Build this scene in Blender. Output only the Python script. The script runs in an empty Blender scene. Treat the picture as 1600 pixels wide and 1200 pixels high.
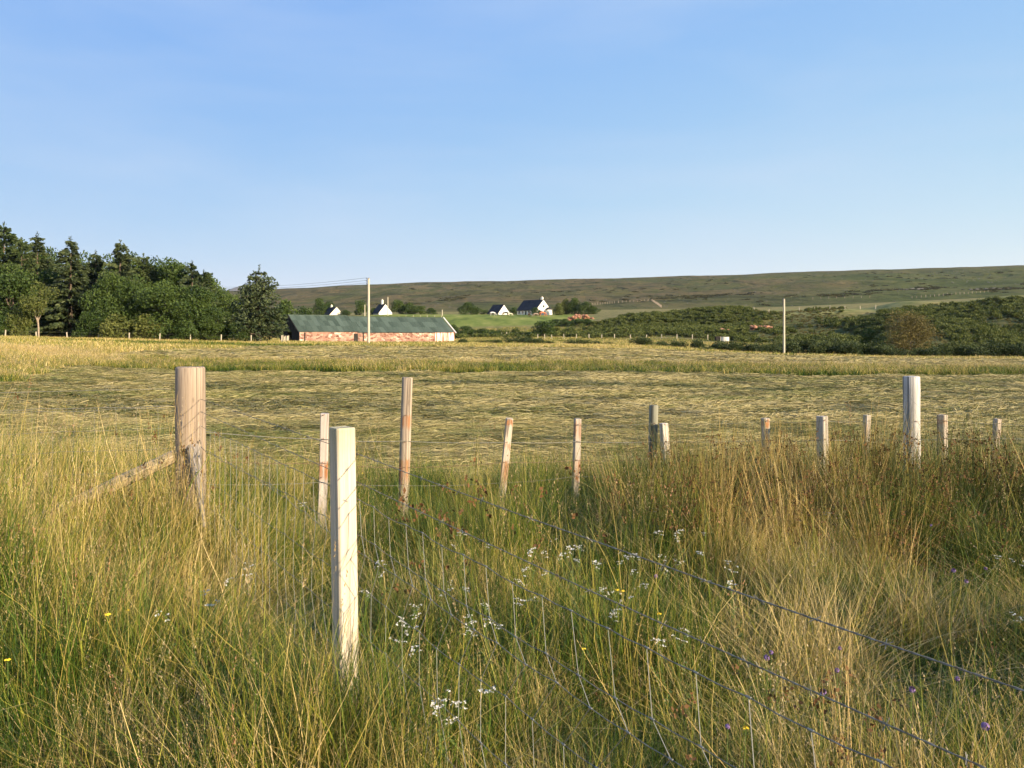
import bpy, math, random
import numpy as np
from mathutils import Vector, Matrix

random.seed(7)
rng = np.random.default_rng(7)
sc = bpy.context.scene
C = sc.collection

# ---------------------------------------------------------------- camera, sky, sun, exposure
F = 1250.0; HY = 518.0; EYE = 1.6
cam = bpy.data.objects.new('camera', bpy.data.cameras.new('camera'))
C.objects.link(cam); sc.camera = cam
cam.location = (0, 0, EYE); cam.rotation_euler = (math.radians(90), 0, 0)
cam.data.sensor_width = 36; cam.data.lens = F / 1600 * 36
cam.data.shift_y = -(600 - HY) / 1600
cam.data.clip_start = 0.05; cam.data.clip_end = 30000

SUN_EL = math.radians(18); SUN_AZ = math.radians(53)          # azimuth: to the right of straight behind the camera
S = Vector((math.sin(SUN_AZ) * math.cos(SUN_EL), -math.cos(SUN_AZ) * math.cos(SUN_EL), math.sin(SUN_EL)))
w = bpy.data.worlds.new('World'); sc.world = w; w.use_nodes = True
nt = w.node_tree
sky = nt.nodes.new('ShaderNodeTexSky'); sky.sky_type = 'NISHITA'; sky.sun_disc = False
sky.sun_elevation = SUN_EL
sky.sun_rotation = -math.atan2(S.x, S.y)
sky.altitude = 2000; sky.air_density = 1.0; sky.dust_density = 0.4; sky.ozone_density = 8.0
bg = nt.nodes['Background']; bg.inputs[1].default_value = 0.086
# hazy evening air: each colour of the clear sky is evened out towards the horizon's value
sep = nt.nodes.new('ShaderNodeSeparateColor'); com = nt.nodes.new('ShaderNodeCombineColor'); nt.links.new(sky.outputs[0], sep.inputs[0])
for i, (ex, k) in enumerate(((.68, 2.24), (.42, 2.13), (.02, 4.12))):
    pw = nt.nodes.new('ShaderNodeMath'); pw.operation = 'POWER'; pw.inputs[1].default_value = ex
    mu = nt.nodes.new('ShaderNodeMath'); mu.operation = 'MULTIPLY'; mu.inputs[1].default_value = k
    nt.links.new(sep.outputs[i], pw.inputs[0]); nt.links.new(pw.outputs[0], mu.inputs[0]); nt.links.new(mu.outputs[0], com.inputs[i])
# faint veils of thin high cloud
tc = nt.nodes.new('ShaderNodeTexCoord'); mp = nt.nodes.new('ShaderNodeMapping'); mp.inputs['Scale'].default_value = (1.2, 1.2, 5); mp.inputs['Rotation'].default_value = (.25, .12, 0)
ns = nt.nodes.new('ShaderNodeTexNoise'); ns.inputs['Scale'].default_value = 1.5; ns.inputs['Detail'].default_value = 4; ns.inputs['Distortion'].default_value = .5
nt.links.new(tc.outputs['Generated'], mp.inputs[0]); nt.links.new(mp.outputs[0], ns.inputs['Vector'])
rp = nt.nodes.new('ShaderNodeValToRGB'); rp.color_ramp.elements[0].position = .42; rp.color_ramp.elements[1].position = .8
rp.color_ramp.elements[0].color = (0, 0, 0, 1); rp.color_ramp.elements[1].color = (.42, .42, .42, 1); nt.links.new(ns.outputs[0], rp.inputs[0])
mc = nt.nodes.new('ShaderNodeMix'); mc.data_type = 'RGBA'; mc.inputs[7].default_value = (3.1, 3.6, 4.4, 1)
nt.links.new(rp.outputs[0], mc.inputs[0]); nt.links.new(com.outputs[0], mc.inputs[6]); nt.links.new(mc.outputs[2], bg.inputs[0])
sun = bpy.data.objects.new('sun', bpy.data.lights.new('sun', 'SUN')); C.objects.link(sun)
sun.data.energy = 4.2; sun.data.angle = math.radians(0.53); sun.data.color = (1.0, 0.83, 0.58)
sun.rotation_euler = S.to_track_quat('Z', 'Y').to_euler(); sun.location = (30, -20, 30)
sc.view_settings.view_transform = 'Standard'; sc.view_settings.look = 'None'
sc.view_settings.exposure = 1.31; sc.view_settings.gamma = 1.0; sc.view_settings.use_curve_mapping = False
sc.render.engine = 'CYCLES'
sc.cycles.use_adaptive_sampling = True; sc.cycles.adaptive_threshold = 0.025; sc.cycles.max_bounces = 4; sc.cycles.transparent_max_bounces = 6; sc.cycles.diffuse_bounces = 3
sc.cycles.transmission_bounces = 3; sc.cycles.glossy_bounces = 2; sc.cycles.volume_bounces = 0; sc.cycles.use_denoising = True
sc.cycles.caustics_reflective = False; sc.cycles.caustics_refractive = False

# ---------------------------------------------------------------- helpers
def tag(o, label=None, cat=None, group=None, kind=None):
    if label: o['label'] = label
    if cat: o['category'] = cat
    if group: o['group'] = group
    if kind: o['kind'] = kind
    return o
def empty(name, loc=(0, 0, 0), rz=0.0):
    o = bpy.data.objects.new(name, None); C.objects.link(o); o.location = loc; o.rotation_euler = (0, 0, rz)
    o.empty_display_size = 0.2
    return o
def link(name, me, parent=None, loc=None, rot=None, scale=None):
    o = bpy.data.objects.new(name, me); C.objects.link(o)
    if parent: o.parent = parent
    if loc is not None: o.location = loc
    if rot is not None: o.rotation_euler = rot
    if scale is not None: o.scale = scale
    return o
def copy_tree(o, parent=None):
    c = o.copy(); C.objects.link(c); c.parent = parent
    for ch in list(o.children): copy_tree(ch, c)
    return c
def mesh_np(name, V, Fc, mats=(), smooth=False, attrs=None, midx=None):
    me = bpy.data.meshes.new(name)
    V = np.asarray(V, np.float32); Fc = np.asarray(Fc, np.int32)
    n, k = Fc.shape
    me.vertices.add(len(V)); me.vertices.foreach_set('co', V.ravel())
    me.loops.add(n * k); me.loops.foreach_set('vertex_index', Fc.ravel())
    me.polygons.add(n)
    me.polygons.foreach_set('loop_start', np.arange(0, n * k, k, dtype=np.int32))
    me.polygons.foreach_set('loop_total', np.full(n, k, np.int32))
    if midx is not None: me.polygons.foreach_set('material_index', np.asarray(midx, np.int32))
    me.polygons.foreach_set('use_smooth', np.full(n, smooth, bool))
    for m in mats: me.materials.append(m)
    me.update(calc_edges=True)
    for k_, a in (attrs or {}).items():
        at = me.attributes.new(k_, 'FLOAT', 'POINT'); at.data.foreach_set('value', np.asarray(a, np.float32))
    return me
class MB:
    """collects plain shapes and links them as one mesh"""
    def __init__(self): self.v = []; self.f = []; self.m = []
    def add(self, vs, fs, mi=0):
        b = len(self.v); self.v += [tuple(p) for p in vs]; self.f += [tuple(b + i for i in q) for q in fs]; self.m += [mi] * len(fs); return self
    def box(self, c, s, rz=0.0, mi=0, tilt=None):
        M = Matrix.Rotation(rz, 3, 'Z')
        if tilt is not None: M = tilt
        vs = [Vector(c) + M @ Vector((x * s[0] / 2, y * s[1] / 2, z * s[2] / 2)) for z in (-1, 1) for y in (-1, 1) for x in (-1, 1)]
        return self.add(vs, [(0, 2, 3, 1), (4, 5, 7, 6), (0, 1, 5, 4), (2, 6, 7, 3), (0, 4, 6, 2), (1, 3, 7, 5)], mi)
    def tube(self, pts, rad, n=8, mi=0, cap=True, jit=0.0):
        pts = [Vector(p) for p in pts]
        if not hasattr(rad, '__len__'): rad = [rad] * len(pts)
        rings = []; up = Vector((0.13, 0.31, 0.94))
        for i, p in enumerate(pts):
            d = (pts[min(i + 1, len(pts) - 1)] - pts[max(i - 1, 0)]).normalized()
            a = d.cross(up)
            if a.length < 1e-3: a = d.cross(Vector((1, 0, 0)))
            a.normalize(); b = d.cross(a)
            rings.append([p + (a * math.cos(2 * math.pi * k / n) + b * math.sin(2 * math.pi * k / n)) * rad[i] * (1 + jit * (random.random() - .5)) for k in range(n)])
        vs = [q for r in rings for q in r]
        fs = [(i * n + k, i * n + (k + 1) % n, (i + 1) * n + (k + 1) % n, (i + 1) * n + k) for i in range(len(pts) - 1) for k in range(n)]
        if cap: fs += [tuple(reversed(range(n))), tuple((len(pts) - 1) * n + k for k in range(n))]
        return self.add(vs, fs, mi)
    def mesh(self, name, mats, smooth=False, bevel=0.0):
        me = bpy.data.meshes.new(name); me.from_pydata(self.v, [], self.f)
        for m in (mats if isinstance(mats, (list, tuple)) else [mats]): me.materials.append(m)
        me.polygons.foreach_set('material_index', self.m); me.polygons.foreach_set('use_smooth', [smooth] * len(self.f))
        me.update()
        if smooth: 
            try: me.set_sharp_from_angle(angle=math.radians(40))
            except Exception: pass
        return me
    def build(self, name, mats, parent=None, smooth=False, **k):
        return link(name, self.mesh(name, mats, smooth), parent, **k)

# value noise in numpy
def _h(i, j, s):
    n = (i.astype(np.int64) * 374761393 + j.astype(np.int64) * 668265263 + s * 974634777) & 0x7fffffff
    n = ((n ^ (n >> 13)) * 1274126177) & 0x7fffffff
    return ((n ^ (n >> 16)) & 0xffff) / 65535.0
def vnoise(x, y, s=0):
    x = np.asarray(x, float); y = np.asarray(y, float)
    i = np.floor(x).astype(np.int64); j = np.floor(y).astype(np.int64); fx = x - i; fy = y - j
    fx = fx * fx * (3 - 2 * fx); fy = fy * fy * (3 - 2 * fy)
    return (_h(i, j, s) * (1 - fx) + _h(i + 1, j, s) * fx) * (1 - fy) + (_h(i, j + 1, s) * (1 - fx) + _h(i + 1, j + 1, s) * fx) * fy
def fbm(x, y, o=4, s=0):
    r = 0; a = .5; t = 0
    for k in range(o): r = r + a * vnoise(x * 2 ** k, y * 2 ** k, s + k); t += a; a *= .5
    return r / t
def sstep(a, b, x):
    t = np.clip((x - a) / (b - a), 0, 1); return t * t * (3 - 2 * t)

# ---------------------------------------------------------------- the lie of the land
XC = np.array([-400, 0, 200, 400, 600, 800, 910, 1000, 1200, 1330, 1400, 1600, 2000.])
SKY = np.array([472.0, 464.0, 459.0, 453.0, 443.5, 437.5, 435.57, 434.0, 427.0, 422.45, 420.0, 414.0, 404.0])
ROWS = [
 ('z', 0, [0.0, 0.0, 0.0, 0.0, 0.0, 0.0, 0.0, 0.0, 0.0, 0.0, 0.0, 0.0, 0.0]),
 ('z', 3, [0.0, 0.0, -0.05, -0.1, -0.15, -0.15, -0.13, -0.12, -0.1, -0.1, -0.1, -0.1, -0.1]),
 ('z', 5.5, [0.0, 0.0, -0.06, -0.2, -0.3, -0.35, -0.32, -0.3, -0.27, -0.26, -0.25, -0.2, -0.2]),
 ('z', 8, [0.0, -0.05, -0.2, -0.4, -0.52, -0.58, -0.54, -0.5, -0.42, -0.39, -0.38, -0.33, -0.3]),
 ('z', 11, [-0.1, -0.2, -0.35, -0.52, -0.6, -0.62, -0.61, -0.6, -0.56, -0.53, -0.52, -0.5, -0.5]),
 ('z', 15, [-0.3, -0.4, -0.5, -0.57, -0.6, -0.62, -0.63, -0.63, -0.65, -0.65, -0.65, -0.65, -0.65]),
 ('z', 30, [-0.2, -0.3, -0.5, -0.6, -0.62, -0.62, -0.64, -0.65, -0.7, -0.7, -0.7, -0.7, -0.7]),
 ('z', 45, [0.0, -0.1, -0.42, -0.58, -0.6, -0.6, -0.61, -0.62, -0.75, -0.78, -0.8, -0.8, -0.8]),
 ('z', 60, [0.6, 0.4, 0.0, -0.4, -0.5, -0.55, -0.58, -0.6, -0.8, -0.9, -0.95, -1.0, -1.0]),
 ('y', 90, [528.0, 530.0, 538.0, 543.0, 543.0, 544.0, 545.1, 546.0, 556.0, 559.25, 561.0, 563.0, 563.0]),
 ('y', 110, [526.0, 529.0, 533.0, 537.0, 540.0, 541.0, 542.1, 543.0, 557.0, 559.6, 561.0, 562.0, 562.0]),
 ('y', 130, [526.0, 529.0, 532.0, 535.0, 538.0, 538.0, 539.1, 540.0, 552.0, 555.9, 558.0, 560.0, 558.0]),
 ('y', 150, [525.0, 528.0, 531.0, 534.0, 537.0, 536.0, 536.0, 537.0, 545.0, 542.77, 540.0, 535.0, 530.0]),
 ('y', 175, [525.0, 527.0, 530.0, 533.0, 536.0, 533.0, 531.35, 532.0, 537.0, 535.0, 508.0, 497.0, 494.0]),
 ('y', 200, [525.0, 526.0, 529.0, 531.0, 533.0, 529.0, 528.8, 527.5, 518.0, 515.0, 487.0, 474.0, 470.0]),
 ('y', 225, [525.0, 525.0, 527.0, 529.0, 530.0, 526.0, 525.0, 516.0, 492.0, 490.99, 478.5, 466.5, 464.0]),
 ('y', 240, [524.0, 524.0, 526.0, 528.0, 527.0, 522.0, 519.3, 495.0, 485.0, 484.48, 478.0, 466.0, 463.0]),
 ('y', 255, [523.0, 523.0, 525.0, 526.0, 523.0, 515.0, 512.1, 486.0, 484.0, 483.51, 477.5, 466.0, 463.0]),
 ('y', 280, [521.0, 521.0, 522.0, 519.0, 509.0, 504.0, 502.3, 487.0, 484.0, 483.51, 477.5, 466.0, 463.0]),
 ('y', 310, [518.0, 517.0, 514.0, 507.0, 494.0, 494.0, 493.25, 486.5, 484.0, 483.48, 477.0, 466.0, 463.0]),
 ('y', 335, [514.0, 513.0, 509.0, 500.0, 491.0, 491.5, 490.95, 486.0, 483.5, 482.98, 476.5, 465.5, 462.0]),
 ('y', 370, [510.0, 508.0, 503.0, 497.0, 490.0, 490.5, 487.75, 485.5, 483.0, 478.12, 475.5, 465.0, 461.0]),
 ('y', 450, [504.0, 502.0, 498.0, 492.0, 486.0, 485.0, 483.35, 482.0, 479.0, 473.15, 470.0, 461.0, 455.0]),
 ('y', 700, [494.0, 486.0, 483.0, 479.0, 471.5, 468.5, 466.57, 465.0, 457.0, 451.8, 449.0, 442.0, 430.0]),
 ('y', 1000, [481.0, 473.0, 469.0, 464.0, 455.5, 450.5, 448.57, 447.0, 440.0, 434.8, 432.0, 426.0, 415.0]),
 ('y', 1500, [472.0, 464.0, 459.0, 453.0, 443.5, 437.5, 435.57, 434.0, 427.0, 422.45, 420.0, 414.0, 404.0]),
 ('y', 2000, [476.0, 468.0, 463.0, 457.0, 447.5, 441.5, 439.57, 438.0, 431.0, 426.45, 424.0, 418.0, 408.0]),
 ('y', 3200, [508.0, 508.0, 508.0, 508.0, 508.0, 508.0, 508.0, 508.0, 508.0, 508.0, 508.0, 508.0, 508.0]),
 ('y', 9000, [518.2, 518.2, 518.2, 518.2, 518.2, 518.2, 518.2, 518.2, 518.2, 518.2, 518.2, 518.2, 518.2]),
]
_D = np.array([r[1] for r in ROWS], float)
_Z = np.array([[v if r[0] == 'z' else EYE - (v - HY) / F * r[1] for v in r[2]] for r in ROWS])
NS, NC = 620, 460
S0, S1 = math.log(3.0), math.log(9003.0)
_s = np.linspace(S0, S1, NS); _c = np.linspace(-400, 2000, NC)
_tmp = np.array([np.interp(_c, XC, row) for row in _Z])
_G = np.array([np.interp(np.exp(_s) - 3, _D, _tmp[:, j]) for j in range(NC)]).T
def _blur(A, sg, ax):
    k = np.arange(-int(3 * sg), int(3 * sg) + 1); g = np.exp(-k * k / 2 / sg / sg); g /= g.sum()
    A = np.moveaxis(A, ax, 0); P = np.concatenate([np.repeat(A[:1], len(k) // 2, 0), A, np.repeat(A[-1:], len(k) // 2, 0)])
    R = sum(g[i] * P[i:i + len(A)] for i in range(len(k)))
    return np.moveaxis(R, 0, ax)
_G = _blur(_blur(_G, 2.0, 0), 5, 1)
def imgx(X, Y): return 800 + F * np.asarray(X, float) / np.maximum(np.asarray(Y, float), 6)
def ground(X, Y):
    X = np.asarray(X, float); Y = np.asarray(Y, float)
    Yc = np.clip(Y, 0, 8990); s = (np.log(Yc + 3) - S0) / (S1 - S0) * (NS - 1)
    c = np.clip((imgx(X, Y) + 400) / 2400 * (NC - 1), 0, NC - 1.001); s = np.clip(s, 0, NS - 1.001)
    i = s.astype(int); j = c.astype(int); a = s - i; b = c - j
    z = (_G[i, j] * (1 - a) + _G[i + 1, j] * a) * (1 - b) + (_G[i, j + 1] * (1 - a) + _G[i + 1, j + 1] * a) * b
    far = sstep(350, 900, Y) * (1 - sstep(2500, 5000, Y))
    z = z + far * (fbm(X / 85, Y / 120, 5, 3) - .5) * 13 * sstep(300, 1200, Y) ** .5 * (1 - .6 * sstep(1000, 1450, Y))
    ix = imgx(X, Y)
    bank = sstep(126, 150, Y - 56 * (1 - sstep(1290, 1360, ix))) * (1 - sstep(240, 300, Y)) * sstep(900, 1000, ix)
    z = z + bank * ((fbm(X / 14, Y / 14, 3, 5) - .5) * 1.8 + (np.abs(fbm(X / 30, Y / 60, 2, 6) - .5) * 2 - .3) * 3.0)
    z = z + (fbm(X / 2.2, Y / 2.2, 3, 11) - .5) * .10 * (1 - sstep(60, 120, Y))
    return z
def gz(x, y): return float(ground(np.array([x]), np.array([y]))[0])
def at(px, Y): return (px - 800) / F * Y
def zat(py, Y): return EYE - (py - HY) / F * Y

# ---------------------------------------------------------------- material helpers
class NT:
    def __init__(s, name):
        s.m = bpy.data.materials.new(name); s.m.use_nodes = True; s.t = s.m.node_tree; s.n = s.t.nodes; s.p = s.n['Principled BSDF']
    def new(s, t, **k):
        n = s.n.new(t)
        for a, b in k.items(): setattr(n, a, b)
        return n
    def l(s, a, b): s.t.links.new(a, b)
    def math(s, op, a, b=None, c=None, clamp=False):
        n = s.new('ShaderNodeMath', operation=op, use_clamp=clamp)
        for i, v in enumerate((a, b, c)):
            if v is None: continue
            if isinstance(v, (int, float)): n.inputs[i].default_value = v
            else: s.l(v, n.inputs[i])
        return n.outputs[0]
    def attr(s, name, inst=False):
        n = s.new('ShaderNodeAttribute', attribute_name=name, attribute_type='INSTANCER' if inst else 'GEOMETRY'); return n.outputs['Fac']
    def ramp(s, fac, stops):
        n = s.new('ShaderNodeValToRGB'); e = n.color_ramp.elements
        while len(e) < len(stops): e.new(.5)
        for q, (p, c) in zip(e, stops): q.position = p; q.color = (*c, 1)
        s.l(fac, n.inputs[0]); return n.outputs[0]
    def mix(s, f, a, b, mode='MIX'):
        n = s.new('ShaderNodeMix', data_type='RGBA', blend_type=mode)
        for i, v in ((0, f), (6, a), (7, b)):
            if isinstance(v, (int, float)): n.inputs[i].default_value = v
            elif isinstance(v, tuple): n.inputs[i].default_value = (*v, 1)
            else: s.l(v, n.inputs[i])
        return n.outputs[2]
    def coord(s, kind='Object'):
        return s.new('ShaderNodeTexCoord').outputs[kind]
    def pos(s): return s.new('ShaderNodeNewGeometry').outputs['Position']
    def mapping(s, v, sc=(1, 1, 1), rot=(0, 0, 0), loc=(0, 0, 0)):
        n = s.new('ShaderNodeMapping'); n.inputs['Scale'].default_value = sc; n.inputs['Rotation'].default_value = rot; n.inputs['Location'].default_value = loc
        s.l(v, n.inputs[0]); return n.outputs[0]
    def noise(s, v, scale=5., detail=4., rough=.55, dist=0.):
        n = s.new('ShaderNodeTexNoise'); n.inputs['Scale'].default_value = scale; n.inputs['Detail'].default_value = detail
        n.inputs['Roughness'].default_value = rough; n.inputs['Distortion'].default_value = dist; s.l(v, n.inputs['Vector']); return n.outputs[0]
    def vor(s, v, scale=5., feature='F1', out=0):
        n = s.new('ShaderNodeTexVoronoi', feature=feature); n.inputs['Scale'].default_value = scale; s.l(v, n.inputs['Vector']); return n.outputs[out]
    def bump(s, h, strength=.5, dist=.02):
        n = s.new('ShaderNodeBump'); n.inputs['Strength'].default_value = strength; n.inputs['Distance'].default_value = dist
        s.l(h, n.inputs['Height']); s.l(n.outputs[0], s.p.inputs['Normal']); return n
    def fin(s, col, rough=.8, spec=.25, metal=0.):
        if isinstance(col, tuple): s.p.inputs['Base Color'].default_value = (*col, 1)
        else: s.l(col, s.p.inputs['Base Color'])
        if isinstance(rough, float) or isinstance(rough, int): s.p.inputs['Roughness'].default_value = rough
        else: s.l(rough, s.p.inputs['Roughness'])
        s.p.inputs['Specular IOR Level'].default_value = spec; s.p.inputs['Metallic'].default_value = metal
        return s.m
    def translucent(s, col, amt=.3):
        tr = s.new('ShaderNodeBsdfTranslucent'); mx = s.new('ShaderNodeMixShader'); mx.inputs[0].default_value = amt
        s.l(col, tr.inputs[0]); s.l(s.p.outputs[0], mx.inputs[1]); s.l(tr.outputs[0], mx.inputs[2])
        s.l(mx.outputs[0], s.n['Material Output'].inputs['Surface'])

GREEN_STOPS = [(0, (.030, .068, .007)), (.28, (.115, .175, .013)), (.5, (.29, .27, .034)), (.72, (.47, .345, .085)), (1, (.66, .49, .21))]
def mat_grass(name, stops=GREEN_STOPS, tr=.3, spread=1.0):
    q = NT(name); t = q.attr('t'); r = q.attr('r'); ti = q.attr('tint', True)
    d = q.math('ADD', ti, q.math('MULTIPLY', q.math('SUBTRACT', r, .5), spread))
    d = q.math('ADD', d, q.math('MULTIPLY', q.math('SUBTRACT', t, .5), .28), clamp=True)
    col = q.ramp(d, stops)
    br = q.math('MULTIPLY_ADD', q.attr('b'), .5, .75)
    mx = q.new('ShaderNodeVectorMath', operation='SCALE'); q.l(col, mx.inputs[0]); q.l(br, mx.inputs['Scale'])
    q.fin(mx.outputs[0], .55, .3); q.translucent(mx.outputs[0], tr)
    return q.m
M = {}
M['grass'] = mat_grass('grass_blades', tr=.2)
M['hay'] = mat_grass('mown_grass', [(0, (.075, .10, .022)), (.35, (.17, .17, .05)), (.6, (.275, .235, .09)), (1, (.39, .32, .15))], .15, .7)
M['rush'] = mat_grass('rush_stems', [(0, (.055, .08, .012)), (.35, (.18, .18, .03)), (.6, (.35, .235, .06)), (1, (.58, .40, .15))], .12, .85)
def mat_solid(name, c, rough=.8, spec=.25, var=.0, metal=0., nscale=8.):
    q = NT(name)
    if var:
        n = q.noise(q.coord(), nscale, 5)
        col = q.ramp(n, [(.3, tuple(v * (1 - var) for v in c)), (.7, tuple(min(1, v * (1 + var)) for v in c))])
        q.bump(n, .3, .01)
    else: col = c
    return q.fin(col, rough, spec, metal)
M['seed'] = mat_grass('seed_heads', [(0, (.22, .15, .06)), (.5, (.42, .30, .14)), (1, (.52, .41, .24))], .25, .8)
M['redseed'] = mat_grass('rusty_seed_heads', [(0, (.20, .07, .03)), (.5, (.36, .17, .08)), (1, (.45, .28, .15))], .2, .8)
M['rushflower'] = mat_solid('rush_flower', (.13, .065, .025), .9)
def mat_wire():
    q = NT('galvanised_wire'); n = q.noise(q.coord(), 60, 3)
    return q.fin(q.ramp(n, [(.35, (.13, .12, .095)), (.7, (.27, .26, .21))]), .6, .25, .0)
M['wire'] = mat_wire()
q = NT('netting_wire'); M['net'] = q.fin((.25, .245, .21), .6, .2)
M['rustywire'] = mat_solid('rusty_wire', (.20, .12, .08), .8, .3, .3, .2, 50)
def mat_wood(name, c0, c1, rust=0., algae=0., knots=.5, crack=.5, rustcol=(.34, .145, .055), bands=()):
    """weathered wood: grain runs along local z; rust bands are stains below the staples at given local z"""
    q = NT(name); co = q.coord()
    oi = q.new('ShaderNodeObjectInfo').outputs['Random']
    cx = q.new('ShaderNodeVectorMath', operation='ADD'); q.l(co, cx.inputs[0])
    sc3 = q.new('ShaderNodeCombineXYZ'); q.l(q.math('MULTIPLY', oi, 37.), sc3.inputs[0]); q.l(q.math('MULTIPLY', oi, 11.), sc3.inputs[2]); q.l(sc3.outputs[0], cx.inputs[1])
    v = cx.outputs[0]
    g = q.noise(q.mapping(v, (55, 55, 1.6)), 1.0, 6, .65, .4)
    big = q.noise(q.mapping(v, (9, 9, 1.3)), 1.0, 4, .6)
    col = q.ramp(g, [(.28, tuple(x * .55 for x in c0)), (.45, c0), (.68, c1)])
    col = q.mix(q.math('MULTIPLY', q.ramp(big, [(.35, (0, 0, 0)), (.7, (1, 1, 1))]), .55), col, tuple(x * .8 for x in c0))
    ck = q.ramp(q.noise(q.mapping(v, (38, 38, .55)), 1.0, 2, .5, .9), [(.565, (0, 0, 0)), (.60, (1, 1, 1))])
    col = q.mix(q.math('MULTIPLY', ck, crack), col, tuple(x * .22 for x in c0))
    kn = q.ramp(q.vor(q.mapping(v, (14, 14, 5)), 1.0), [(.06, (1, 1, 1)), (.16, (0, 0, 0))])
    col = q.mix(q.math('MULTIPLY', kn, knots), col, tuple(x * .4 for x in c0))
    sx = q.new('ShaderNodeSeparateXYZ'); q.l(co, sx.inputs[0]); z = sx.outputs[2]
    for (z1, z0, am) in bands:          # stain from z1 down to z0
        wob = q.math('MULTIPLY_ADD', q.noise(q.mapping(v, (60, 60, 4)), 1., 3), .14, z)
        f = q.math('MULTIPLY', q.ramp(q.math('DIVIDE', q.math('SUBTRACT', wob, z0 + .07), max(.01, z1 - z0)), [(0., (0, 0, 0)), (.35, (1, 1, 1)), (.93, (1, 1, 1)), (1., (0, 0, 0))]), am)
        streak = q.ramp(q.noise(q.mapping(v, (40, 40, 1.2)), 1., 3, .6), [(.40, (.12, .12, .12)), (.60, (1, 1, 1))])
        col = q.mix(q.math('MULTIPLY', f, streak), col, rustcol)
    if algae:
        f = q.math('MULTIPLY', q.math('SUBTRACT', q.math('MULTIPLY_ADD', q.noise(v, 30, 4), .12, z), algae - .10), 6., clamp=True)
        col = q.mix(q.math('MULTIPLY', f, .42), col, (.30, .30, .12))
    hh = q.math('SUBTRACT', g, q.math('MULTIPLY', ck, .8))
    q.bump(hh, .8, .003)
    return q.fin(col, .85, .15)
# ---------------------------------------------------------------- ground sheets
def grid_mesh(name, rows, ucols, mats, colfn):
    YY, UU = np.meshgrid(rows, ucols, indexing='ij')
    XX = UU * np.maximum(YY, 6); ZZ = ground(XX, YY)
    nr, nc = YY.shape
    V = np.stack([XX, YY, ZZ], -1).reshape(-1, 3)
    i = np.arange(nr - 1)[:, None] * nc + np.arange(nc - 1)[None]
    Fc = np.stack([i, i + 1, i + nc + 1, i + nc], -1).reshape(-1, 4)
    return mesh_np(name, V, Fc, mats, True, colfn(XX.ravel(), YY.ravel()))
uc = np.concatenate([np.linspace(-6, -.9, 30)[:-1], np.linspace(-.9, .9, 330), np.linspace(.9, 6, 30)[1:]])
JOIN = 420.0
r1 = np.concatenate([[-400, -100, -30, -10, -4], np.linspace(-2, 12, 60), np.exp(np.linspace(math.log(12.3), math.log(130), 110)), np.linspace(131.5, JOIN, 170)])
r2 = np.concatenate([np.exp(np.linspace(math.log(JOIN), math.log(1800), 190)), np.exp(np.linspace(math.log(1850), math.log(8900), 30))])

def cover(X, Y):
    """which growth stands where: mown hay, grazed green, dark heath on the bank, far field rough"""
    ix = imgx(X, Y) + (fbm(X / 9, Y / 9, 3, 21) - .5) * 60
    lx = imgx(X, Y)
    wob = (fbm(X / 5, Y / 5, 3, 31) - .5)
    leftedge = np.interp(Y, [10, 20, 30, 42, 60, 80, 120], [-300, -250, 0, 60, 160, 330, 400])
    mown = sstep(10.6, 12.5, Y + wob * 2.5) * (1 - sstep(41, 43, Y + wob * 4)) * sstep(leftedge - 20, leftedge + 50, ix)
    mown2 = sstep(53, 56, Y + wob * 5) * (1 - sstep(88, 94, Y + wob * 8)) * sstep(leftedge, leftedge + 60, ix)
    pad = sstep(262, 275, Y) * (1 - sstep(338, 350, Y)) * sstep(540, 600, lx) * (1 - sstep(905, 930, ix))
    bank = sstep(126, 134, Y) * (1 - sstep(222, 230, Y)) * sstep(1290, 1330, lx) + sstep(188, 194, Y + 18 * sstep(1040, 1180, lx)) * (1 - sstep(250, 258, Y)) * sstep(905, 935, lx) * (1 - sstep(1290, 1330, lx))
    return mown, mown2, pad, np.clip(bank, 0, 1)
def near_attrs(X, Y):
    m1, m2, p, b = cover(X, Y)
    lip = sstep(228, 236, Y) * (1 - sstep(300, 330, Y)) * sstep(1180, 1220, imgx(X, Y))
    return {'mown': np.clip(m1 + m2, 0, 1), 'pad': p, 'bank': b, 'far': sstep(120, 200, Y), 'lip': lip}
q = NT('ground_earth_and_grass')
P = q.pos()
n1 = q.noise(q.mapping(P, (1, 1, 1)), .35, 5, .6); n2 = q.noise(P, 3.5, 5, .65); n3 = q.noise(q.mapping(P, (.5, 2.2, 1), (0, 0, .1)), 2.0, 6, .7, .8)
base = q.ramp(n2, [(.3, (.035, .035, .013)), (.5, (.09, .08, .03)), (.7, (.20, .15, .06))])
mown = q.ramp(n3, [(.30, (.10, .11, .03)), (.45, (.18, .175, .05)), (.60, (.26, .235, .08)), (.75, (.34, .29, .11))])
rough = q.ramp(n1, [(.3, (.10, .115, .028)), (.5, (.22, .19, .065)), (.68, (.33, .24, .095))])
c = q.mix(q.attr('far'), base, rough)
c = q.mix(q.attr('mown'), c, mown)
green = q.ramp(q.noise(q.mapping(P, (1, .35, 1)), .16, 5, .6), [(.3, (.085, .115, .022)), (.45, (.16, .20, .035)), (.58, (.22, .24, .05)), (.72, (.32, .30, .09))])
c = q.mix(q.attr('pad'), c, green)
bk = q.ramp(q.noise(P, .5, 5, .6), [(.3, (.045, .055, .016)), (.5, (.09, .095, .028)), (.7, (.17, .14, .05))])
c = q.mix(q.attr('bank'), c, bk)
c = q.mix(q.attr('lip'), c, q.ramp(n1, [(.3, (.12, .14, .035)), (.6, (.25, .23, .08))]))
q.bump(q.math('ADD', n2, n3), .7, .06)
M['ground'] = q.fin(c, .95, .1)
q = NT('heather_moor')
P = q.pos()
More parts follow.
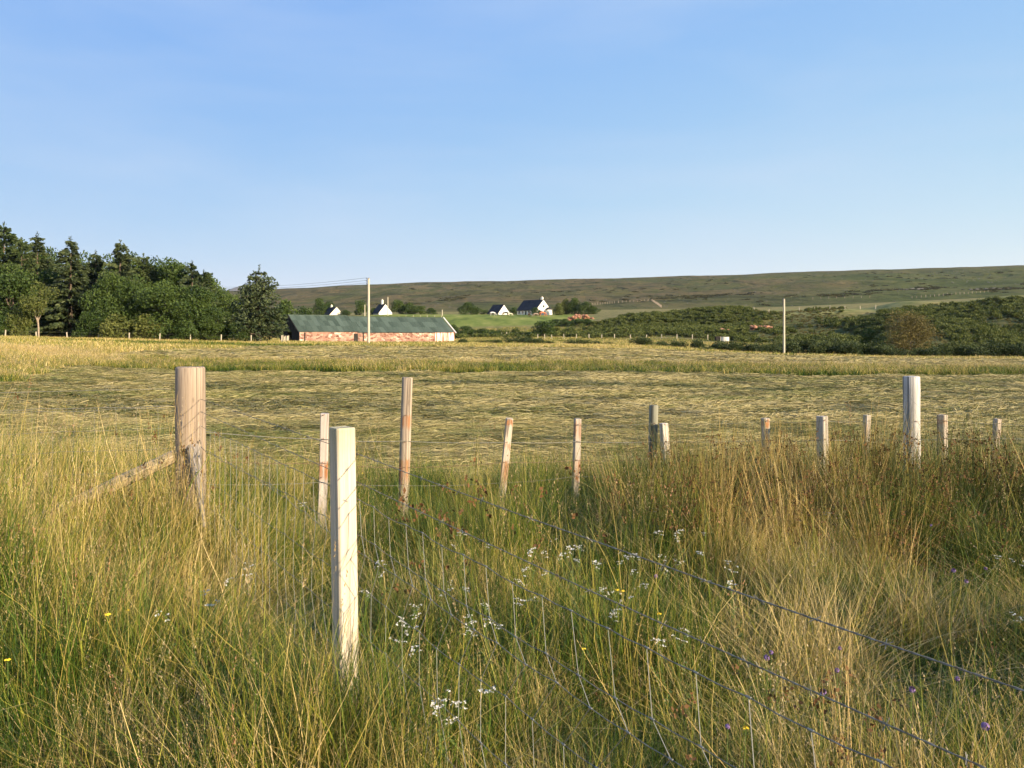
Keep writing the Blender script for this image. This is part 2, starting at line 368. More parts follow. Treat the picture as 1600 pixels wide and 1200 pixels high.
# a moor seen at a low angle: patches stretched across the slope
a = q.noise(q.mapping(P, (1, .42, 1)), .006, 7, .62, .4); b2 = q.noise(q.mapping(P, (1, .5, 1)), .03, 6, .65, .6); c2 = q.noise(q.mapping(P, (1, .45, 1)), .14, 4, .7)
heath = q.ramp(a, [(.32, (.055, .055, .019)), (.42, (.105, .098, .032)), (.50, (.15, .11, .048)), (.58, (.08, .088, .026)), (.70, (.165, .125, .055))])
c = q.mix(q.ramp(b2, [(.38, (.9, .9, .9)), (.48, (0, 0, 0))]), heath, (.045, .048, .018))
c = q.mix(q.ramp(b2, [(.56, (0, 0, 0)), (.72, (.6, .6, .6))]), c, (.19, .145, .075))
c = q.mix(q.math('MULTIPLY', q.attr('green'), .55), c, q.ramp(a, [(.3, (.055, .078, .020)), (.5, (.10, .125, .032)), (.7, (.145, .135, .044))]))
c = q.mix(q.ramp(c2, [(.34, (.7, .7, .7)), (.5, (0, 0, 0))]), c, (.04, .045, .018))
q.bump(q.math('ADD', b2, q.math('MULTIPLY', c2, .35)), .8, 6.)
M['moor'] = q.fin(c, .95, .05)
def moor_attrs(X, Y):
    ix = imgx(X, Y)
    g = np.clip(sstep(1050, 1350, ix + (fbm(X / 160, Y / 160, 3, 9) - .5) * 500) * (1 - sstep(1000, 1500, Y) * .7), 0, 1)
    g = np.maximum(g, (1 - sstep(430, 620, Y)) * .6)
    return {'green': g}
tag(link('ground', grid_mesh('ground', r1, uc, [M['ground']], near_attrs)), kind='structure')
tag(link('moorland_hill', grid_mesh('moorland_hill', r2, uc, [M['moor']], moor_attrs)), kind='structure')
# a far blue mountain beyond the treeline
def mountain():
    n = 90; m = 26; X = np.linspace(-3400, -1300, n); Y = np.linspace(5200, 8200, m)
    XX, YY = np.meshgrid(X, Y)
    prof = np.interp(XX / YY * 6000, [-2700, -2450, -2300, -2180, -2050, -1930, -1800, -1690, -1600, -1500], [-40, 120, 250, 330, 375, 300, 330, 305, 170, -40])
    Z = prof * np.sin(np.clip((YY - 5200) / 3000, 0, 1) * math.pi) ** .7 * (.9 + .25 * fbm(XX / 300, YY / 300, 4, 2)) - 20
    V = np.stack([XX, YY, Z], -1).reshape(-1, 3)
    i = np.arange(m - 1)[:, None] * n + np.arange(n - 1)[None]
    F_ = np.stack([i, i + 1, i + n + 1, i + n], -1).reshape(-1, 4)
    q = NT('far_mountain_rock'); nn = q.noise(q.pos(), .004, 6)
    return mesh_np('mountain', V, F_, [q.fin(q.ramp(nn, [(.3, (.10, .10, .09)), (.7, (.18, .16, .14))]), .95, .05)], True)
tag(link('mountain', mountain()), kind='structure')

# ---------------------------------------------------------------- leaf and blade geometry
def blades(n, R, h, hv, wd, lean=.35, curve=.5, seg=4, tipw=.12, bend_dir=None, rpow=.5, seed=0, flat=False, taper=1.0):
    g = np.random.default_rng(seed)
    ang = g.uniform(0, 2 * np.pi, n); rad = R * g.uniform(0, 1, n) ** rpow
    bx, by = rad * np.cos(ang), rad * np.sin(ang)
    hd = g.uniform(0, 2 * np.pi, n) if bend_dir is None else bend_dir + g.normal(0, .5, n)
    H = h * (1 + hv * g.uniform(-1, 1, n)); L = g.normal(0, lean, n); Cu = curve * g.uniform(.1, 1., n)
    W = wd * g.uniform(.6, 1.4, n); side = hd + np.pi / 2 + g.normal(0, .6, n)
    t = np.linspace(0, 1, seg + 1)[None]
    off = (L[:, None] * t + Cu[:, None] * t ** 2) * H[:, None]
    z = H[:, None] * t * (1 - .35 * Cu[:, None] * t)
    wig = .012 * np.sin(t * 7 + g.uniform(0, 6, n)[:, None])
    px = bx[:, None] + off * np.cos(hd)[:, None] + wig; py = by[:, None] + off * np.sin(hd)[:, None] - wig
    ww = W[:, None] * (1 - (1 - tipw) * t ** 1.6 * taper) / 2
    sx, sy = np.cos(side)[:, None] * ww, np.sin(side)[:, None] * ww
    A = np.stack([px - sx, py - sy, z], -1); B = np.stack([px + sx, py + sy, z], -1)
    V = np.stack([A, B], 2).reshape(n, -1, 3)
    m = (seg + 1) * 2
    k = np.arange(seg) * 2
    f = np.stack([k, k + 1, k + 3, k + 2], -1)[None] + (np.arange(n) * m)[:, None, None]
    T = np.repeat(np.repeat(t, 2, 1), n, 0).reshape(-1); Rr = np.repeat(g.uniform(0, 1, n), m); Bb = np.repeat(g.uniform(0, 1, n), m)
    tips = np.stack([px[:, -1], py[:, -1], z[:, -1]], -1)
    d = np.stack([px[:, -1] - px[:, -2], py[:, -1] - py[:, -2], z[:, -1] - z[:, -2]], -1)
    return V.reshape(-1, 3), f.reshape(-1, 4), T, Rr, Bb, tips, d
def join_parts(parts):
    V = []; Fc = []; T = []; R = []; B = []; MI = []; o = 0
    for (v, f, t, r, b, mi) in parts:
        V.append(v); Fc.append(f + o); T.append(t); R.append(r); B.append(b); MI.append(np.full(len(f), mi)); o += len(v)
    return np.concatenate(V), np.concatenate(Fc), np.concatenate(T), np.concatenate(R), np.concatenate(B), np.concatenate(MI)
def quads(Cn, size, aspect=.5, axis=None, axw=0., seed=0, updown=0.):
    """leaf-sized faces at centres Cn; axis: preferred long direction (N,3)"""
    g = np.random.default_rng(seed); n = len(Cn)
    a = g.normal(0, 1, (n, 3)); a /= np.linalg.norm(a, axis=1, keepdims=True)
    if axis is not None: a = a * (1 - axw) + axis * axw; a /= np.linalg.norm(a, axis=1, keepdims=True)
    b = g.normal(0, 1, (n, 3)); b[:, 2] *= (1 - updown); b -= (b * a).sum(1, keepdims=True) * a; b /= np.linalg.norm(b, axis=1, keepdims=True)
    s = (size if np.ndim(size) else np.full(n, size)) * g.uniform(.6, 1.4, n)
    a = a * s[:, None] / 2; b = b * s[:, None] * aspect / 2
    V = np.stack([Cn - a, Cn - b, Cn + a, Cn + b], 1).reshape(-1, 3)
    f = np.arange(n)[:, None] * 4 + np.arange(4)[None]
    return V, f, np.full(4 * n, .5), np.repeat(g.uniform(0, 1, n), 4), np.repeat(g.uniform(0, 1, n), 4)
def heads(tips, d, L, wd, n_per, spread, seed):
    """loose seed heads: small slips of chaff along the top of a stalk"""
    g = np.random.default_rng(seed); n = len(tips)
    d = d / np.linalg.norm(d, axis=1, keepdims=True)
    k = g.uniform(-.3, 1, (n, n_per)); P_ = tips[:, None] + d[:, None] * (k * L)[..., None]
    taper = (1 - np.clip(k, 0, 1))[..., None]
    P_ = P_ + g.normal(0, spread, (n, n_per, 3)) * (taper + .2)
    ax = np.repeat(d[:, None], n_per, 1).reshape(-1, 3)
    return quads(P_.reshape(-1, 3), wd, .35, ax, .6, seed)
def tuft_mesh(name, parts, mats):
    V, Fc, T, R, B, MI = join_parts(parts)
    return mesh_np(name, V, Fc, mats, False, {'t': T, 'r': R, 'b': B}, MI)

# ---- growth scattered in masses: one object each
def scatter(name, protos, X, Y, Z, rz, scale, tint, tilt=.12, seed=0):
    g = np.random.default_rng(seed); n = len(X)
    me = bpy.data.meshes.new(name); me.vertices.add(n)
    me.vertices.foreach_set('co', np.stack([X, Y, Z], -1).astype(np.float32).ravel())
    def A(nm, ty, arr, key='value'):
        a_ = me.attributes.new(nm, ty, 'POINT'); a_.data.foreach_set(key, np.ascontiguousarray(arr).ravel())
    A('rot', 'FLOAT_VECTOR', np.stack([g.normal(0, tilt, n), g.normal(0, tilt, n), rz], -1).astype(np.float32), 'vector')
    if scale.ndim == 1: scale = np.stack([scale] * 3, -1)
    A('scl', 'FLOAT_VECTOR', scale.astype(np.float32), 'vector')
    A('pick', 'INT', g.integers(0, len(protos), n).astype(np.int32)); A('tint', 'FLOAT', tint.astype(np.float32))
    o = link(name, me); tag(o, kind='stuff')
    t = bpy.data.node_groups.new(name + '_growth', 'GeometryNodeTree')
    t.interface.new_socket('Geometry', in_out='INPUT', socket_type='NodeSocketGeometry'); t.interface.new_socket('Geometry', in_out='OUTPUT', socket_type='NodeSocketGeometry')
    N = t.nodes; Lk = t.links.new
    gi = N.new('NodeGroupInput'); go = N.new('NodeGroupOutput'); ip = N.new('GeometryNodeInstanceOnPoints'); jn = N.new('GeometryNodeJoinGeometry')
    for pm in protos:
        src = bpy.data.objects.new(pm.name, pm)
        oi = N.new('GeometryNodeObjectInfo'); oi.inputs['Object'].default_value = src; oi.inputs['As Instance'].default_value = False
        gt = N.new('GeometryNodeGeometryToInstance'); Lk(oi.outputs['Geometry'], gt.inputs[0]); Lk(gt.outputs[0], jn.inputs[0])
    def na(nm, ty):
        x = N.new('GeometryNodeInputNamedAttribute'); x.data_type = ty; x.inputs['Name'].default_value = nm; return [s_ for s_ in x.outputs if s_.enabled][0]
    er = N.new('FunctionNodeEulerToRotation')
    Lk(gi.outputs[0], ip.inputs['Points']); Lk(jn.outputs[0], ip.inputs['Instance']); ip.inputs['Pick Instance'].default_value = True
    Lk(na('pick', 'INT'), ip.inputs['Instance Index']); Lk(na('rot', 'FLOAT_VECTOR'), er.inputs[0]); Lk(er.outputs[0], ip.inputs['Rotation']); Lk(na('scl', 'FLOAT_VECTOR'), ip.inputs['Scale'])
    Lk(ip.outputs[0], go.inputs[0])
    md = o.modifiers.new('growth', 'NODES'); md.node_group = t
    return o
def region(n_per_m2, y0, y1, u, pad=1.2, seed=0, dens=None):
    """random spots over the ground between y0 and y1, as wide as the view at that distance plus a margin"""
    g = np.random.default_rng(seed)
    wmax = u * y1 + pad; N_ = int(n_per_m2 * (y1 - y0) * 2 * wmax)
    X = g.uniform(-wmax, wmax, N_); Y = g.uniform(y0, y1, N_)
    k = np.abs(X) < u * Y + pad
    X, Y = X[k], Y[k]
    if dens is not None:
        k = g.uniform(0, 1, len(X)) < dens(X, Y); X, Y = X[k], Y[k]
    return X, Y, g
# ---------------------------------------------------------------- the verge: long grass round the fence
def grass_tuft(name, n, h, wd, lean, curve, seed, R=.17, mat='grass', hv=.4, seg=4):
    V, f, T, Rr, B, tp, d = blades(n, R, h, hv, wd, lean, curve, seg, .12, seed=seed)
    return tuft_mesh(name, [(V, f, T, Rr, B, 0)], [M[mat]])
def stalk_tuft(name, n, h, seed, head=.14, nper=22, lean=.22, curve=.35, spread=.004, hs=.009, wd=.0026, R=.2, mat='seed', hv=.3):
    V, f, T, Rr, B, tp, d = blades(n, R, h, hv, wd, lean, curve, 5, .6, seed=seed)
    hv_ = heads(tp, d, head, hs, nper, spread, seed + 1)
    return tuft_mesh(name, [(V, f, T, Rr, B, 0), (*hv_, 1)], [M['grass'], M[mat]])
def rush_tuft(name, n, h, seed, R=.17, lean=.22, wd=.0042):
    V, f, T, Rr, B, tp, d = blades(n, R, h, .3, wd, lean, .22, 4, .2, seed=seed)
    g = np.random.default_rng(seed); k = g.uniform(0, 1, n) < .45
    pts = tp[k] - d[k] * .9; m = 7
    P_ = pts[:, None] + g.normal(0, .010, (k.sum(), m, 3))
    hd = quads(P_.reshape(-1, 3), .016, .6, None, 0, seed)
    return tuft_mesh(name, [(V, f, T, Rr, B, 0), (*hd, 1)], [M['rush'], M['rushflower']])
G_short = [grass_tuft('short_grass_tuft', 170, .30, .0034, .45, .9, 100 + i) for i in range(4)]
G_long = [grass_tuft('long_grass_tuft', 120, .52, .0035, .25, .75, 120 + i) for i in range(5)]
G_bent = [grass_tuft('bent_grass_tuft', 55, .60, .0032, .75, .9, 140 + i, R=.22) for i in range(4)]
G_thatch = [grass_tuft('dead_grass_tuft', 70, .26, .0040, 1.1, 1.2, 160 + i, R=.2) for i in range(3)]
G_stalk = [stalk_tuft('seeding_grass_tuft', 26, .58, 180 + 3 * i, wd=.0021, hs=.008) for i in range(4)] + \
          [stalk_tuft('seeding_grass_tuft', 12, .55, 200 + 3 * i, head=.09, nper=26, spread=.003, hs=.010) for i in range(3)]
G_wisp = [stalk_tuft('wispy_grass_tuft', 14, .58, 220 + 3 * i, head=.20, nper=34, spread=.020, hs=.006, wd=.0018) for i in range(3)]
G_red = [stalk_tuft('rusty_seeding_tuft', 9, .55, 240 + 3 * i, head=.13, nper=34, spread=.005, hs=.008, mat='redseed') for i in range(3)]
G_rush = [rush_tuft('rush_tuft', 150, .70, 260 + i) for i in range(5)]
G_rushw = [rush_tuft('leaning_rush_tuft', 80, .72, 280 + i, R=.15, lean=.55) for i in range(3)]

def zone_dry(X, Y):
    ix = imgx(X, Y)
    d = .14 + (sstep(.25, .75, fbm(X / .8, Y / .8, 4, 41)) - .5) * .95 + (fbm(X / .3, Y / .3, 2, 43) - .5) * .5
    d = d + .14 * (1 - sstep(350, 520, ix)) * sstep(4.2, 6.5, Y)
    d = d - .18 * sstep(520, 620, ix) * (1 - sstep(950, 1050, ix)) * sstep(4, 5.5, Y)
    d = d - .10 * (1 - sstep(450, 700, ix)) * (1 - sstep(3.0, 4.4, Y))
    d = d + .13 * sstep(1000, 1150, ix)
    return d
def rush_zone(X, Y):
    ix = imgx(X, Y)
    a = sstep(960, 1040, ix) * sstep(4.9, 6.2, Y) * (1 - sstep(8.6, 9.6, Y))
    b = (1 - sstep(330, 430, ix)) * sstep(3.2, 4.2, Y) * (1 - sstep(5.5, 6.5, Y)) * .3
    return np.clip(np.maximum(a, b), 0, 1)
straw_spots = [(20, 1010, .9), (915, 1185, .8), (1010, 800, 1.), (690, 1165, .8), (1340, 1180, .8), (110, 1130, .8), (235, 1090, .8), (1240, 900, 1.), (1300, 960, 1.), (820, 1010, .8), (640, 870, .9), (1530, 760, 1.), (380, 1150, .7), (1450, 900, 1.)]
edge = lambda X, Y: 1 - sstep(9.6, 11.8, Y + (fbm(X, Y, 2, 51) - .5) * 2)
def sow(name, protos, per_m2, seed, dens, hmul=1.0, dry=0., y0=1.25, y1=12.0, smin=.75, smax=1.25, tilt=.12):
    X, Y, g = region(per_m2, y0, y1, .72, 1.0, seed, dens)
    Z = ground(X, Y) - .01; s = g.uniform(smin, smax, len(X)) * (1 - .50 * (1 - sstep(1.5, 3.3, Y)))
    lf = 1 - sstep(330, 520, imgx(X, Y)); left = 1 + .42 * lf * sstep(3.4, 4.2, Y) * (1 - sstep(5.3, 5.9, Y)) - .12 * lf * sstep(5.6, 6.4, Y)
    low = 1 - .35 * sstep(9, 11, Y)
    sc3 = np.stack([s, s, s * hmul * left * low * (.42 + 1.0 * sstep(.25, .75, fbm(X / .65, Y / .65, 3, 61)))], -1)
    tint = np.clip(zone_dry(X, Y) + dry + g.normal(0, .10, len(X)), 0, 1)
    return scatter(name, protos, X, Y, Z, g.uniform(0, 6.28, len(X)), sc3, tint, tilt, seed)
rz_ = rush_zone
sow('short_grass', G_short, 44, 301, lambda X, Y: edge(X, Y))
sow('long_grass', G_long, 28, 302, lambda X, Y: edge(X, Y) * (1 - .55 * rz_(X, Y)) * (.12 + 1.3 * sstep(.35, .65, fbm(X / .55, Y / .55, 2, 71))))
G_broad = [grass_tuft('broad_grass_tuft', 22, .36, .0095, .4, 1.0, 170 + i, R=.16) for i in range(3)]
sow('broad_bladed_grass', G_broad, 9, 311, lambda X, Y: edge(X, Y) * (.2 + fbm(X / .7, Y / .7, 2, 77)), dry=-.12)
sow('bent_grass', G_bent, 9, 303, lambda X, Y: edge(X, Y), dry=.12)
sow('dead_grass', G_thatch, 12, 304, lambda X, Y: edge(X, Y), dry=.35)
sow('seeding_grass', G_stalk, 5, 305, lambda X, Y: edge(X, Y) * (.15 + 1.3 * sstep(.42, .62, fbm(X / .8, Y / .8, 3, 72))), dry=.38)
sow('wispy_grass', G_wisp, 3.5, 306, lambda X, Y: edge(X, Y) * (.1 + 1.3 * sstep(.45, .65, fbm(X / .9 + 9, Y / .9, 3, 73))), dry=.38)
sow('rusty_seeding_grass', G_red, 2.2, 307, lambda X, Y: edge(X, Y) * sstep(.45, .62, fbm(X / .9 + 31, Y / .9, 3, 74)), dry=.25)
sow('rushes', G_rush, 9, 308, lambda X, Y: rz_(X, Y) * (.3 + 1.1 * fbm(X / .8, Y / .8, 2, 75)), dry=.06, smin=.8, smax=1.15)
sow('leaning_rushes', G_rushw, 3.5, 309, lambda X, Y: np.clip(rz_(X, Y) + .12, 0, 1) * fbm(X / .8, Y / .8, 2, 76), dry=.1)

G_straw = [grass_tuft('straw_tuft', 120, .55, .0034, .42, .8, 290 + i, R=.13) for i in range(3)]
sx_ = []; sg = np.random.default_rng(77)
for px_, py_, s_ in straw_spots:
    Y_ = min(9, 1.3 * F / (py_ - HY)); X_ = at(px_, Y_)
    for _ in range(5): sx_.append((X_ + sg.normal(0, .13), Y_ + sg.normal(0, .13), s_ * sg.uniform(.7, 1.1)))
sx_ = np.array(sx_)
scatter('straw_clumps', G_straw, sx_[:, 0], sx_[:, 1], ground(sx_[:, 0], sx_[:, 1]), sg.uniform(0, 6, len(sx_)), sx_[:, 2], np.full(len(sx_), .92), .12, 77)

fp = []
for P_, k_ in (((at(541, 3.17), 3.17), .64), ((at(298, 5.7), 5.7), .66)):
    for _ in range(16): fp.append((P_[0] + sg.normal(.03, .13), P_[1] - sg.uniform(.16, .42), k_ / .52 * sg.uniform(.75, 1.05)))
fp = np.array(fp)
scatter('post_foot_grass', G_long, fp[:, 0], fp[:, 1], ground(fp[:, 0], fp[:, 1]), sg.uniform(0, 6, len(fp)), fp[:, 2], np.clip(zone_dry(fp[:, 0], fp[:, 1]) + .1, 0, 1), .12, 78)

# ---------------------------------------------------------------- mown field and the rough strips beyond
def hay_clump(name, n, L, wd, seed, arch=.09):
    g = np.random.default_rng(seed)
    hd = g.normal(0, .62, n) + np.where(g.uniform(0, 1, n) < .5, 0, np.pi)
    cx, cy = g.normal(0, L * .42, n), g.normal(0, .10, n)
    ll = L * g.uniform(.5, 1.2, n); W = wd * g.uniform(.6, 1.5, n); t = np.linspace(-.5, .5, 5)[None]
    z0 = arch * g.uniform(0, 1, n) * np.exp(-(cy / .12) ** 2)
    tilt = g.normal(0, .10, n); cv = g.normal(0, .25, n)
    px = cx[:, None] + ll[:, None] * t * np.cos(hd)[:, None] - cv[:, None] * ll[:, None] * t * t * np.sin(hd)[:, None]
    py = cy[:, None] + ll[:, None] * t * np.sin(hd)[:, None] + cv[:, None] * ll[:, None] * t * t * np.cos(hd)[:, None]
    z = .015 + z0[:, None] * (1 - 3.2 * t * t) + tilt[:, None] * ll[:, None] * (t + .1)
    a = g.uniform(0, 1, n)[:, None]; w_ = (W[:, None] / 2) * np.ones_like(t)
    sx, sy, sz = -np.sin(hd)[:, None] * w_ * np.sqrt(a), np.cos(hd)[:, None] * w_ * np.sqrt(a), w_ * np.sqrt(1 - a)
    A = np.stack([px - sx, py - sy, z - sz], -1); B = np.stack([px + sx, py + sy, z + sz], -1)
    V = np.stack([A, B], 2).reshape(-1, 3); k = np.arange(4) * 2
    f = (np.stack([k, k + 1, k + 3, k + 2], -1)[None] + (np.arange(n) * 10)[:, None, None]).reshape(-1, 4)
    one = np.repeat(g.uniform(0, 1, n), 10); bb = np.repeat(g.uniform(0, 1, n), 10)
    return tuft_mesh(name, [(V, f, np.full(len(V), .5), one, bb, 0)], [M['hay']])
H_near = [hay_clump('hay_clump', 110, .42, .0048, 400 + i, .06) for i in range(6)]
H_far = [hay_clump('hay_clump', 80, .5, .009, 420 + i, .07) for i in range(5)]
H_vfar = [hay_clump('hay_clump', 70, 1.0, .025, 430 + i, .08) for i in range(4)]
def ridge(X, Y, s=81):       # where the cut swaths heap up
    v = fbm(X / 1.6, Y / .75 + X * .05, 3, s); return 1 - np.abs(v - .5) * 5
def strew(name, protos, per, y0, y1, seed, dens, s0=.8, s1=1.3, zs=1.0, dry=0.):
    X, Y, g = region(per, y0, y1, .72, 2.0, seed, dens)
    rd = np.clip(ridge(X, Y), 0, 1)
    Z = ground(X, Y) + .05 * rd; s = g.uniform(s0, s1, len(X))
    sc3 = np.stack([s, s, s * zs * (.40 + .75 * rd)], -1)
    rz = (fbm(X / 2.5, Y / 1.6, 2, 83) - .5) * 3.0 + g.normal(0, .25, len(X))
    tint = np.clip(.56 + (fbm(X / 3.5, Y / 2, 4, 85) - .5) * 1.0 + dry + g.normal(0, .10, len(X)), 0, 1)
    return scatter(name, protos, X, Y, Z, rz, sc3, tint, .05, seed)
cm = lambda X, Y: cover(X, Y)[0]
strew('mown_grass_near', H_near, 34, 10.4, 20, 451, lambda X, Y: cm(X, Y) * (.45 + .55 * np.clip(ridge(X, Y), 0, 1)))
strew('mown_grass', H_far, 20, 19, 44, 452, lambda X, Y: cm(X, Y) * (.35 + .65 * np.clip(ridge(X, Y), 0, 1)))
strew('mown_grass_far', H_vfar, 2.6, 43, 100, 453, lambda X, Y: np.clip(cover(X, Y)[1] + cover(X, Y)[0], 0, 1), dry=.24)

T_mid = [grass_tuft('meadow_tuft', 60, .55, .016, .3, .6, 460 + i, R=.35, seg=3) for i in range(4)]
T_seed = [stalk_tuft('meadow_seed_tuft', 26, .70, 470 + 3 * i, head=.2, nper=7, lean=.15, spread=.02, hs=.04, wd=.010, R=.4) for i in range(3)]
T_far = [grass_tuft('far_meadow_tuft', 50, .60, .045, .3, .5, 480 + i, R=.9, seg=2) for i in range(4)]
def strip_dens(X, Y):        # uncut strips across the field
    w1 = (fbm(X / 4, Y / 2, 3, 91) - .5) * 5; m, m2, p, b = cover(X, Y)
    lx = imgx(X, Y)
    left = np.interp(Y, [12, 20, 30, 42, 60, 80, 120], [-300, -250, -10, 60, 160, 330, 400])
    s1 = sstep(42, 43.5, Y + w1 * .4) * (1 - sstep(51, 55, Y + w1))
    lft = 1 - sstep(left, left + 60, lx)
    s2 = sstep(86, 89, Y + w1) * (1 - sstep(560, 640, lx))
    return np.clip(s1 + s2 + lft * sstep(11, 13, Y), 0, 1)
def meadow(name, protos, per, y0, y1, seed, dens, tint, s0=.8, s1=1.25, hm=1.0):
    X, Y, g = region(per, y0, y1, .72, 3.0, seed, dens)
    Z = ground(X, Y); s = g.uniform(s0, s1, len(X)); 
    hh = (.62 + .7 * fbm(X / 5, Y / 5, 3, 95)) * hm
    t_ = np.clip(tint(X, Y) + g.normal(0, .09, len(X)), 0, 1)
    return scatter(name, protos, X, Y, Z, g.uniform(0, 6.28, len(X)), np.stack([s, s, s * hh], -1), t_, .08, seed)
def strip_tint(X, Y):
    lx = imgx(X, Y); left = 1 - sstep(60, 330, lx)
    return .18 + .26 * sstep(47, 53, Y) + (fbm(X / 3, Y / 3, 3, 96) - .5) * .8 + .35 * left * sstep(14, 45, Y) + .1 * sstep(1100, 1400, lx)
meadow('uncut_grass', T_mid, 5, 12, 60, 501, strip_dens, strip_tint, hm=.6)
meadow('uncut_seeding_grass', T_seed, 1.1, 12, 60, 502, strip_dens, lambda X, Y: strip_tint(X, Y) + .35, hm=.46)
def far_dens(X, Y):
    m, m2, p, b = cover(X, Y); lx = imgx(X, Y)
    return np.clip(1 - m2 - m, 0, 1) * (1 - b)
def far_tint(X, Y):
    lx = imgx(X, Y)
    green2 = sstep(84, 88, Y + (fbm(X / 5, Y / 5, 2, 97) - .5) * 6) * (1 - sstep(95, 100, Y)) * (1 - sstep(470, 560, lx)) * sstep(60, 150, lx)
    return .66 + (fbm(X / 7, Y / 7, 4, 98) - .5) * .7 - .62 * green2
meadow('far_uncut_grass', T_far, 1.7, 58, 126, 503, far_dens, far_tint, hm=.5)
meadow('far_rough_grass', T_far, .35, 126, 262, 504, lambda X, Y: far_dens(X, Y) * (1 - sstep(980, 1100, imgx(X, Y)) * sstep(180, 190, Y)), lambda X, Y: .55 + (fbm(X / 15, Y / 15, 3, 99) - .5) * .9, .9, 1.4, .38)
# ---------------------------------------------------------------- trees and bushes
def mat_leaf(name, c0, c1, tr=.25, rough=.6):
    q = NT(name); r = q.attr('r'); oi = q.new('ShaderNodeObjectInfo').outputs['Random']
    f = q.math('MULTIPLY_ADD', q.math('SUBTRACT', oi, .5), .35, r, clamp=True)
    col = q.ramp(f, [(0, c0), (1, c1)]); q.fin(col, rough, .25); q.translucent(col, tr); return q.m
M['spruce'] = mat_leaf('spruce_needles', (.022, .040, .016), (.095, .115, .042), .12)
M['pine'] = mat_leaf('pine_needles', (.022, .042, .012), (.095, .120, .034), .12)
M['leaf'] = mat_leaf('broad_leaves', (.022, .048, .010), (.105, .150, .030), .22)
M['leaf_light'] = mat_leaf('light_leaves', (.06, .085, .018), (.19, .20, .05), .3)
M['leaf_olive'] = mat_leaf('olive_leaves', (.075, .068, .020), (.23, .18, .055), .2)
M['gorse'] = mat_leaf('gorse_spines', (.020, .038, .010), (.075, .095, .025), .08)
M['bracken'] = mat_leaf('bracken_fronds', (.032, .055, .012), (.165, .18, .04), .2)
M['heather'] = mat_leaf('heather_sprigs', (.05, .052, .016), (.20, .165, .05), .1)
M['bark'] = mat_solid('bark', (.12, .09, .065), .9, .15, .4, 0, 6.)
M['bark_pale'] = mat_solid('pale_bark', (.34, .27, .20), .9, .15, .35, 0, 6.)
M['heather_dark'] = mat_leaf('dark_heather', (.03, .032, .012), (.09, .085, .03), .05)
def trunk_mesh(name, H, r0, lean=.02, limbs=(), mat='bark'):
    mb = MB(); n = 7; bend = [Vector((math.sin(k * 1.3) * lean * H * k / n, math.cos(k * .9) * lean * H * k / n, H * k / n - .4)) for k in range(n + 1)]
    mb.tube(bend, [r0 * (1 - .88 * k / n) + .02 for k in range(n + 1)], 7)
    for (z, p) in limbs:
        a = Vector((0, 0, z)); e = Vector(p); m = a.lerp(e, .5) + Vector((0, 0, (e - a).length * -.07))
        mb.tube([a, m, e], [r0 * .38, r0 * .25, r0 * .07], 5)
    return mb.mesh(name, M[mat], True)
def spruce(H, R, whorl, n, seed, mat='spruce', droop=.18, base=.03, pw=.85, leaf=.42, arms=7, vis=.0):
    g = np.random.default_rng(seed); L_at = lambda z: R * np.clip(1 - z / H, 0, 1) ** pw + .12
    k = int(H / whorl); zz = []; br = []
    lim = []
    for i in range(k):
        z = base * H + i * whorl * (1 - base)
        if z > H * .97: break
        for a in range(arms):
            az = g.uniform(0, 6.28); Lb = L_at(z) * g.uniform(.55, 1.12); br.append((z + g.normal(0, whorl * .3), az, Lb, g.uniform(-.05, .35)))
            if vis and g.uniform() < vis: lim.append((z, (Lb * .8 * math.cos(az), Lb * .8 * math.sin(az), z + Lb * .15)))
    br = np.array(br); wgt = br[:, 2] ** .75; pick = g.choice(len(br), n, p=wgt / wgt.sum()); b_ = br[pick]
    s = g.uniform(0, 1, n) ** .6; az = b_[:, 1] + g.normal(0, .16, n) * (1.2 - s)
    rad = b_[:, 2] * s; z = b_[:, 0] + rad * b_[:, 3] - droop * rad * s + g.normal(0, .10, n)
    Cn = np.stack([rad * np.cos(az), rad * np.sin(az), np.maximum(z, .1)], -1)
    ax = np.stack([np.cos(az), np.sin(az), -.25 + g.normal(0, .3, n)], -1)
    q1 = quads(Cn, leaf * (.72 + .38 * (1 - Cn[:, 2] / H)), .42, ax, .7, seed + 1)
    # leader shoot
    top = np.stack([g.normal(0, .07, 60), g.normal(0, .07, 60), H * g.uniform(.93, 1.03, 60)], -1)
    q2 = quads(top, leaf * .5, .35, None, 0, seed + 2)
    V, Fc, T, Rr, B, MI = join_parts([(*q1, 0), (*q2, 0)])
    return mesh_np('crown', V, Fc, [M[mat]], False, {'r': Rr}), trunk_mesh('trunk', H * .9, H * .016 + .05, .004, lim)
